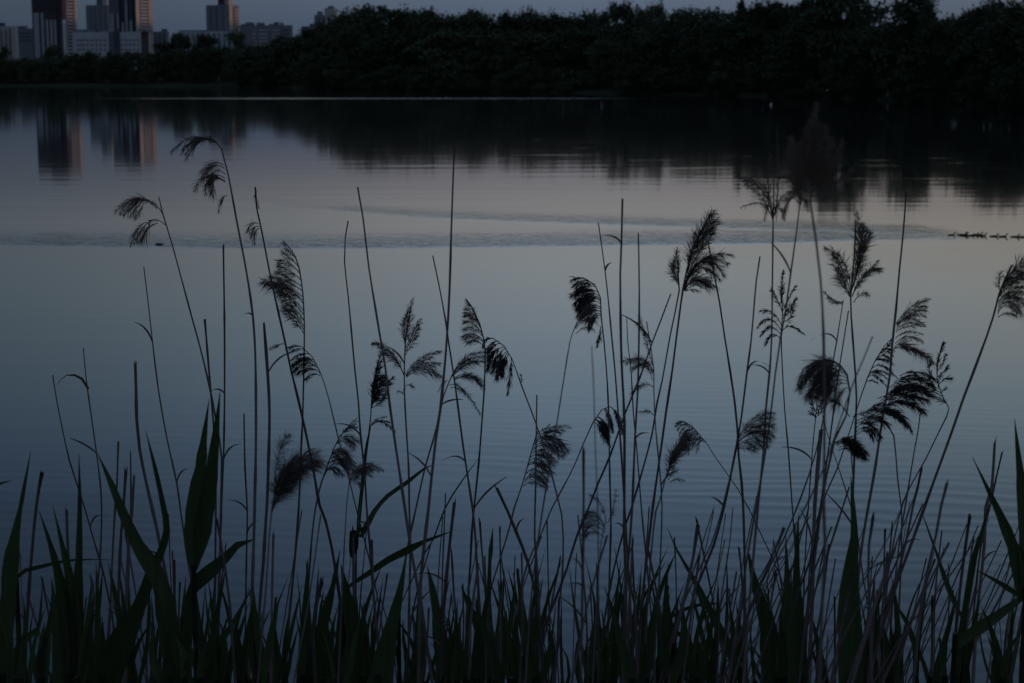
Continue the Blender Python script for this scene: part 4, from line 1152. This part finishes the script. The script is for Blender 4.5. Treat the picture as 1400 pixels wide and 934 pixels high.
# --- bare stalks, left to right
for lab, d, wp, pts in [
    ('thin bare reed with a tiny side twig, second from the left', 3.4, 3.4, [(72, 513), (78, 550), (86, 590), (95, 630), (108, 670), (117, 699), (130, 745), (143, 790), (158, 870), (170, 940)]),
    ('broken dark stub with knobbly joints near the left edge', 2.6, 5.0, [(57, 647), (50, 690), (44, 750), (38, 830), (32, 940)]),
    ('thick broken stub with a bent middle, left side', 2.7, 5.0, [(185.5, 504), (187, 575), (191, 615), (200, 660), (209, 699), (219, 745), (232, 820), (242, 940)]),
    ('long bare reed left of the leftmost plumed reed', 3.2, 3.8, [(196.6, 365), (203, 418), (208.7, 469), (216, 529), (227.5, 596), (241.6, 660), (247, 699), (256, 760), (266, 830), (276, 940)]),
    ('short upright snapped stalk left of the thick bent stub', 3.0, 3.2, [(161.5, 605), (160, 660), (157, 700), (152, 800), (147, 940)]),
    ('snapped stalk crossing the big slanting leaf at left', 2.8, 4.6, [(172, 647), (169, 690), (164, 760), (158, 940)]),
    ('thin snapped stalk next to the crossing one', 3.0, 2.8, [(178.5, 622), (179, 690), (176, 780), (172, 940)]),
    ('thick snapped stalk right behind the slanting leaf', 2.7, 4.8, [(183.5, 654), (180, 700), (174, 780), (168, 940)]),
    ('straight thin bare reed with a blunt top, left of the tall left plume', 3.3, 2.7, [(305.4, 340), (307, 460), (306.5, 588), (303, 691), (298, 820), (294, 940)]),
    ('short blunt stalk crossing the leftmost plumed reed', 3.2, 3.2, [(280.6, 443), (283.5, 480), (288, 534), (293, 600), (295, 700), (292, 940)]),
    ('short thin upright stalk left of the two parallel blunt reeds', 3.6, 2.6, [(333.5, 570), (335, 640), (338, 699), (337, 760), (334, 940)]),
    ('blunt dark reed running parallel to the tall left plume', 2.9, 4.6, [(361, 443), (366, 511), (368.5, 568), (366.7, 645), (365, 691), (363, 720), (360, 771), (355, 828), (350, 940)]),
    ('thin reed with a hair-fine tip left of the leaning double-tipped stalk', 3.3, 3.8, [(476, 302), (472, 325), (471, 358.5), (476, 405), (480, 448), (485, 504), (490, 550), (493, 596), (498, 640), (501.6, 699), (505.5, 745), (509, 797), (514.5, 848), (520, 940)]),
    ('long leaning stalk with a split double tip', 2.7, 5.2, [(489, 256), (496.5, 299), (504, 364), (513, 420), (519.6, 460), (527, 504), (533, 555), (540, 604), (546.6, 648), (553, 691), (561, 745), (568, 786), (576, 828), (592, 940)]),
    ('tallest and darkest bare stalk, rising at the centre to a fine point', 2.5, 5.8, [(621.5, 206), (620, 230), (618.6, 268.5), (617, 315), (614.7, 394.5), (611, 462), (607, 511), (602, 560), (596.7, 594), (590, 653), (585.7, 696), (580, 745), (575, 797), (573.6, 838), (572, 940)]),
    ('bare reed crossing behind the darkest centre stalk, leaning left', 3.4, 4.2, [(591.6, 349.5), (600.6, 392), (609.6, 441), (613, 466), (620, 511), (626, 555), (632.7, 606.5), (640, 655), (646.3, 697), (650, 735), (653, 790), (657, 850), (660, 940)]),
    ('low stalk with a thick sheathed foot below the flat-tasselled reed', 2.8, 5.0, [(734, 540), (733, 604), (732, 678), (731, 735), (735, 784), (738, 850), (740, 940)]),
    ('hair-thin bare reed left of the upright dark pair', 3.0, 3.6, [(818, 304.5), (824.6, 351), (830, 394.5), (836.5, 462), (841, 509), (845, 563), (849, 614), (853, 678), (857, 740), (862, 830), (866, 940)]),
    ('taller one of the upright dark pair of bare stalks right of centre', 2.5, 5.6, [(851, 272), (849.6, 333), (848, 374), (849, 469), (851, 520), (853.7, 580), (853.5, 696), (854, 745), (855.5, 797), (854, 940)]),
    ('shorter one of the upright dark pair of bare stalks', 2.6, 4.8, [(872.7, 319), (874, 394.5), (873.5, 469), (871.7, 537), (868, 601), (864.5, 691), (860.6, 745), (855, 830), (850, 940)]),
    ('thin reed beginning between the upright dark pair', 3.0, 3.4, [(856.8, 433), (858, 465), (863, 511), (865.8, 563), (871, 619), (877, 696), (883.8, 766), (890, 840), (896, 940)]),
    ('bare reed leaning right across the upright dark pair', 2.9, 4.4, [(917, 402), (905, 434), (891.5, 469), (874.8, 516.5), (855.5, 563), (833.6, 624.5), (818, 660), (803, 699), (788, 735), (774.5, 779), (759, 820), (735, 880), (715, 940)]),
    ('faint thin upright reed left of the black flag head', 1.8, 2.8, [(809, 473), (812, 537), (814, 614), (817, 691), (818, 760), (818, 940)]),
    ('faint blurred stub left of the low hanging black tassels', 1.8, 4.0, [(797.7, 619), (798, 680), (797, 760), (794, 940)]),
    ('forked bare stalk bowing right in the right half', 2.6, 5.2, [(968, 330), (977.6, 381.6), (984, 415), (990, 456), (998, 506), (1004.5, 550), (1008, 585), (1010, 625), (1014, 660), (1016, 691), (1018, 760), (1018, 850), (1016, 940)]),
    ('bare reed with a brushy tip left of the crisp spiky head', 2.7, 4.4, [(1039, 351), (1034, 384), (1030, 430.5), (1027, 465), (1021, 511), (1013.6, 570.5), (1006, 615), (1000, 645), (990, 694), (976, 745), (955, 797), (935, 860), (915, 940)]),
    ('second thin stem under the soft feathery plume', 2.9, 3.6, [(1160, 425), (1153, 469), (1149, 493), (1140, 560), (1132, 620), (1122, 690), (1112, 760), (1104, 850), (1098, 940)]),
    ('blurred stem leaning right behind the crisp curved reed', 1.9, 4.0, [(1193, 460), (1183, 485), (1168, 520), (1150, 570), (1132, 625), (1108, 680), (1076, 740), (1045, 800), (1020, 870), (1000, 940)]),
    ('crisp bent stem slanting down to the right under the small tucked head', 3.5, 3.0, [(1124.5, 568), (1132, 596), (1145, 635), (1155, 666), (1163, 691), (1172, 730), (1180, 790), (1192, 860), (1200, 940)]),
    ('thick dark broken stalk in the middle of the right tangle', 2.9, 6.0, [(1121, 600), (1118, 640), (1114, 691), (1112, 750), (1110, 830), (1106, 940)]),
    ('jointed dark stub beside the thick leaning stem at right', 3.4, 4.0, [(1259, 643), (1256, 660), (1248, 694), (1237.6, 745), (1227, 786), (1214.5, 817), (1201.6, 869), (1190, 940)]),
    ('snapped stalk rising from behind the right-hand leaves', 2.6, 5.2, [(1360, 606.5), (1356, 665.6), (1348, 694), (1345.7, 745), (1340.5, 797), (1335, 848), (1330, 940)]),
    ('thin snapped stalk crossing the pointed right leaf', 2.8, 3.2, [(1369, 622), (1358, 671), (1353, 694), (1345, 725), (1338, 770), (1330, 850), (1322, 940)]),
    ('blurred stub leaning right below the cluster', 2.0, 4.6, [(1294, 664), (1287, 690), (1280, 730), (1268, 780), (1258, 840), (1248, 940)]),
    ('oblique blurred stalk low at right, running down to the left', 2.0, 4.6, [(1352, 710), (1338, 733), (1297, 789), (1266, 830), (1243, 853), (1207, 912), (1190, 940)]),
    ('thin blurred stalk rising beside the large green blade at right', 2.0, 4.0, [(1230, 700), (1214.5, 735), (1189, 779), (1170, 815), (1150, 850), (1130, 900), (1115, 940)]),
    ('short blurred stub right of the large green blade', 2.0, 4.6, [(1194, 709), (1188, 745), (1187, 790), (1190, 850), (1192, 940)]),
    ('snapped stub leaning left at the foot of the centre stalk', 2.7, 4.6, [(680, 669), (694, 699), (706, 728), (722, 770), (735, 830), (745, 940)]),
    ('blunt stub right of the darkest centre stalk', 2.6, 5.0, [(621, 690), (616, 733), (609.6, 797), (605.7, 848), (602, 940)]),
    ('blunt straight stub in the right half, leaning a little right', 2.2, 5.0, [(954, 720), (948, 760), (940, 800), (930, 840), (922, 880), (914, 940)]),
    ('thin stalk slanting right among the right-hand stalk feet', 2.3, 4.0, [(976, 694), (966, 725), (955, 760), (945, 790), (932, 830), (918, 880), (905, 940)]),
    ('straight stalk with a swollen top at the foot of the crossing stems', 2.4, 4.6, [(790, 704), (793, 735), (797, 780), (801, 830), (803, 880), (804, 940)]),
    ('stalk ending in a snapped joint right of the low faint plume', 2.5, 4.0, [(865, 737), (863, 780), (860, 840), (858, 940)]),
    ('stem sloping left through the foot of the right tangle', 2.4, 4.0, [(1002, 694), (998, 740), (990, 790), (984, 840), (980, 940)]),
]:
    R(lab, d, wp, pts)

# --- stalks with leaves, big leaves, grass blades
R('thin reed with an arched strip of leaf hanging from its tip at far left', 3.3, 3.8, [(114, 476), (118, 520), (125, 570), (132, 620), (137, 660), (139, 699), (137, 760), (131, 830), (126, 940)],
  leaves=[[(121, 532, 3.5), (112, 518, 5), (102, 513, 3), (91, 513, 1.5), (82, 520, 1), (78, 527, .5)]])
R('green reed with a broad blade arching up to the right at centre', 3.2, 3.4, [(502, 716), (498, 760), (492, 830), (488, 940)], mat='stalk_green',
  leaves=[[(493, 735, 5), (502, 717, 9), (512, 699, 7), (530, 678, 6), (556, 660, 6), (581, 640, 3), (592, 636, .5)]])
r = R('cattail-like reed with a dark oblong head low on the left of centre', 3.2, 2.6, [(482, 745), (480, 761), (476, 797), (474, 850), (472, 940)], mat='stalk_green', leaves=[[(487, 728, 5), (494, 724, 6), (500, 722, 5), (503, 718, .5)]])
c = r.location
P = [np.array(at(x_, y_, 3.2)) - np.array(c) for x_, y_ in ((485, 725), (484, 727), (484, 735), (483.5, 748), (482, 756), (480, 762))]
MB().tube([tuple(p) for p in P], [.002, .0082, .0092, .0092, .007, .002], 10).build('spike', M['cattail'], r, True)
for lab, d, lv in [
    ('broad pair of upright blades, the widest leaves of the left side', 2.5, [[(265, 790, 3), (262, 745, 21), (266, 700, 26), (274, 640, 18), (280, 590, 7), (286, 545, .5)], [(268, 780, 3), (277, 725, 25), (286, 670, 22), (292, 620, 15), (297, 575, 7), (301, 534, .5)]]),
    ('big slanting blade from upper left crossing another at the left', 2.3, [[(240, 940, 20), (236, 880, 22), (226, 820, 23), (210, 779, 23), (188, 745, 18), (167, 699, 12), (154, 666, 8), (133, 619, .5)]]),
    ('wide blade rising to the right across the slanting one', 2.4, [[(140, 940, 46), (160, 890, 38), (180, 850, 30), (195, 818, 20), (206, 784, 15), (219, 757, 12), (228, 725, 10), (222, 686, 8), (212, 640, 6), (199, 588, .5)]]),
    ('dark blade arching over to the right below the tall left plume', 2.5, [[(250, 940, 9), (255, 870, 11), (258, 820, 12), (272, 794, 20), (290, 779, 20), (308, 763, 13), (325, 745, 9), (349, 737, .5)]]),
    ('tall green blade at the left edge', 2.3, [[(4, 940, 16), (9, 860, 20), (14, 780, 24), (22, 725, 12), (28, 694, 8), (42, 617, .5)]]),
    ('cluster of upright dark blades near the left edge', 2.3, [[(96, 940, 24), (91, 860, 23), (82, 795, 17), (69, 745, 8), (53, 697, .5)], [(99, 940, 24), (101, 860, 24), (96, 795, 16), (85, 745, 8), (72, 690, .5)], [(106, 940, 20), (107, 810, 14), (108, 760, 10), (109, 690, 6), (108, 620, .5)], [(80, 940, 18), (78, 870, 16), (74, 820, 8), (70, 790, .5)]]),
    ('thin blade bowed across the left corner', 2.5, [[(22, 790, 5), (35, 780, 6), (51, 776, 6), (75, 770, 5), (98, 766, 4), (125, 765, 2), (155, 766, .5)]]),
    ('tip of a leaf entering at the left edge', 2.6, [[(-40, 690, 8), (-15, 668, 6), (4, 660, 3), (17, 657, .5)]]),
    ('pale bent blade low in the left corner', 2.4, [[(8, 920, 10), (22, 892, 11), (38, 871, 10), (52, 860, 6), (56, 830, 4), (58, 790, .5)]]),
    ('broad bright-green blade left of centre at the bottom', 2.5, [[(497, 940, 30), (489, 894, 27), (481, 848, 22), (473, 806, 11), (466, 771, .5)]]),
    ('wide dark blade beside the bright-green one', 2.5, [[(428, 940, 26), (433, 895, 24), (443, 848, 16), (455, 802, 9), (465, 752, .5)]]),
    ('straight green blade left of the bright-green one', 2.5, [[(415, 940, 22), (418, 870, 18), (419, 815, 9), (421, 764, .5)]]),
    ('widest green blade at the bottom centre, tilted right', 2.4, [[(517, 940, 34), (526, 895, 29), (538, 846, 18), (548, 802, 9), (556, 756, .5)]]),
    ('long dark blade reaching up to the right through the centre stalks', 2.7, [[(470, 812, 4), (478, 801, 5), (504, 784, 8), (530, 766, 10.5), (556, 753, 12), (581, 740, 8), (600, 733, 4), (619, 726, .5)]]),
    ('narrow green blade right of the darkest centre stalk', 2.6, [[(604, 940, 14), (602, 880, 13), (597, 840, 12), (591, 804, 9), (584, 774, .5)]]),
    ('dark green pointed leaf on a thin stem right of centre', 2.8, [[(668, 940, 4), (667, 800, 3), (669, 775, 4), (671, 752, 6.5), (674, 721, .5)]]),
    ('leaf tip leaning left at bottom centre', 2.7, [[(664, 940, 14), (654, 860, 12), (642, 830, 8), (630, 800, .5)]]),
    ('hair-thin grass blade slanting up right behind the centre stalks', 3.3, [[(545, 832, 1.5), (581, 756, 2), (592, 738, 2), (609, 694, 2.2), (630, 660, 2), (654, 627, .5)]]),
    ('long blade slanting down to the right in the right half', 2.5, [[(1012, 930, 16), (996, 884, 14), (980, 853, 12), (962, 817, 9), (944, 784, 6), (926, 753, 3), (912, 721, .5)]]),
    ('small arched blade low in the right half', 2.8, [[(902, 860, 3), (916, 845, 4), (931, 835, 5), (957, 827, 5), (988, 825, .5)]]),
    ('short leaf leaning left under the arched blade', 2.8, [[(975, 940, 12), (960, 900, 9), (946, 883, 7), (924, 863, 6), (906, 846, .5)]]),
    ('pointed leaf rising right from the central bottom tangle', 2.7, [[(880, 940, 16), (888, 870, 10), (902, 810, 7), (914, 778, 5), (926, 752, .5)]]),
    ('dark upright pair of blades at the foot of the bent stalks', 2.5, [[(1060, 940, 30), (1054, 880, 28), (1042, 830, 18), (1030, 790, 10), (1022, 748, .5)], [(1078, 940, 26), (1074, 870, 20), (1076, 800, 10), (1074, 728, .5)]]),
    ('broad dark upright blade in the right half, widest of the bottom right', 2.3, [[(1164, 940, 36), (1162, 870, 36), (1161, 815, 31), (1164, 770, 20), (1168, 735, 12), (1166, 690, 7), (1163, 650, .5)]]),
    ('crisp green blade just left of the widest blade at right', 2.6, [[(1096, 940, 22), (1092, 870, 20), (1089, 800, 12), (1090, 745, 6), (1092, 700, .5)]]),
    ('long pointed blade hanging in from the right edge', 2.3, [[(1402, 822, 22), (1396, 780, 26), (1384, 745, 20), (1368, 706, 12), (1352, 672, 6), (1329, 624, .5)]]),
    ('tall broad blade along the right edge', 2.3, [[(1408, 800, 26), (1404, 730, 24), (1399, 680, 19), (1393, 630, 9), (1387, 572, .5)]]),
    ('thick sheathed leaf beside the snapped stalk at right', 2.5, [[(1306, 940, 10), (1312, 884, 11), (1318, 843, 10), (1326, 797, 9), (1333, 758, 8), (1342, 728, 5), (1352, 690, .5)]]),
    ('blade lying low to the left from the right edge', 2.4, [[(1305, 884, 8), (1320, 872, 15), (1340, 858, 17), (1358, 846, 15), (1380, 830, 11), (1410, 808, 6)]]),
    ('slim blade pointing left near the right edge', 2.6, [[(1412, 826, 6), (1397, 817, 7), (1376, 803, 8), (1358, 792, 5), (1334, 779, .5)]]),
    ('curved leaf bending down to the right under the leaning stem', 2.6, [[(1318, 850, 3), (1308, 830, 7), (1299, 810, 9), (1291, 789, 7), (1281, 758, 4), (1272, 733, 3), (1258, 694, .5)]]),
    ('narrow blade low at right pointing up left', 2.6, [[(1272, 940, 8), (1262, 905, 7), (1250, 880, 8), (1240, 851, 7), (1230, 835, 4), (1222, 820, .5)]]),
    ('narrow upright blade low at right', 2.6, [[(1252, 940, 7), (1256, 875, 6), (1262, 828, 5), (1269, 785, .5)]]),
    ('small upright leaf tip at the bottom right', 2.6, [[(1292, 940, 10), (1289, 905, 8), (1284, 866, .5)]]),
]:
    leaves_only(lab, d, lv)

# --- undergrowth: many alike shoots and snapped stalks along the bank
urs = random.Random(12)
def dens(px):
    return np.interp(px, [-40, 60, 130, 200, 330, 420, 560, 700, 860, 950, 1060, 1180, 1230, 1440], [.7, .8, .9, 1, 1, .95, .95, 1, 1, .8, 1, .9, .38, .45])
cnt = 0
while cnt < 165:
    px = urs.uniform(-30, 1430)
    if urs.random() > dens(px): continue
    cnt += 1
    d = urs.uniform(2.2, 4.4)
    nl = urs.choice([2, 3, 3, 4])
    lv = []
    for k in range(nl):
        top = urs.triangular(735 if 660 < px < 930 else 755, 915, 850 if not 660 < px < 930 else 800)
        bx = px + urs.uniform(-8, 8)
        lean = urs.gauss(0, 22)
        wd = urs.uniform(4.5, 12.5) * 2.8 / d
        tx = bx + lean * (940 - top) / 130
        bend = urs.gauss(0, 5)
        lv.append([(bx, 945, wd * .9), (bx + (tx - bx) * .3 + bend, 945 - (945 - top) * .35, wd), (bx + (tx - bx) * .65 + bend, 945 - (945 - top) * .7, wd * .62), (tx, top, .4)])
    leaves_only('short narrow green shoot in the dense growth along the bottom of the picture', d, lv, group='green shoots along the near bank')
cnt = 0
while cnt < 120:
    px = urs.uniform(-20, 1420)
    if urs.random() > dens(px) + .25: continue
    cnt += 1
    d = urs.uniform(2.3, 5.0)
    top = urs.triangular(690, 900, 800)
    lean = urs.gauss(.0, .10) + .06 * (px - 620) / 700
    tx = px + lean * (940 - top)
    mid = urs.gauss(0, 3)
    R('thin snapped brown stalk among the green shoots along the bottom', d, urs.uniform(2.6, 4.6) * 2.9 / d,
      [(tx, top), (px + (tx - px) * .55 + mid, top + (940 - top) * .45), (px, 945)], group='snapped stalks along the near bank', taper=.8)
cnt = 0
while cnt < 68:
    px = urs.uniform(930, 1300) if cnt < 50 else urs.uniform(-10, 1400)
    cnt += 1
    d = urs.uniform(1.7, 4.8)
    top = urs.triangular(640, 830, 740)
    lean = urs.uniform(.15, .55) if px > 900 else urs.gauss(0, .15)
    R('thin leaning brown stalk among the bent reeds at the foot of the stand', d, urs.uniform(2.4, 3.8) * 2.9 / d,
      [(px + lean * (940 - top), top), (px + lean * (940 - top) * .5 + urs.gauss(0, 4), (top + 940) / 2), (px, 945)], group='leaning stalks at the foot of the stand', taper=.6)
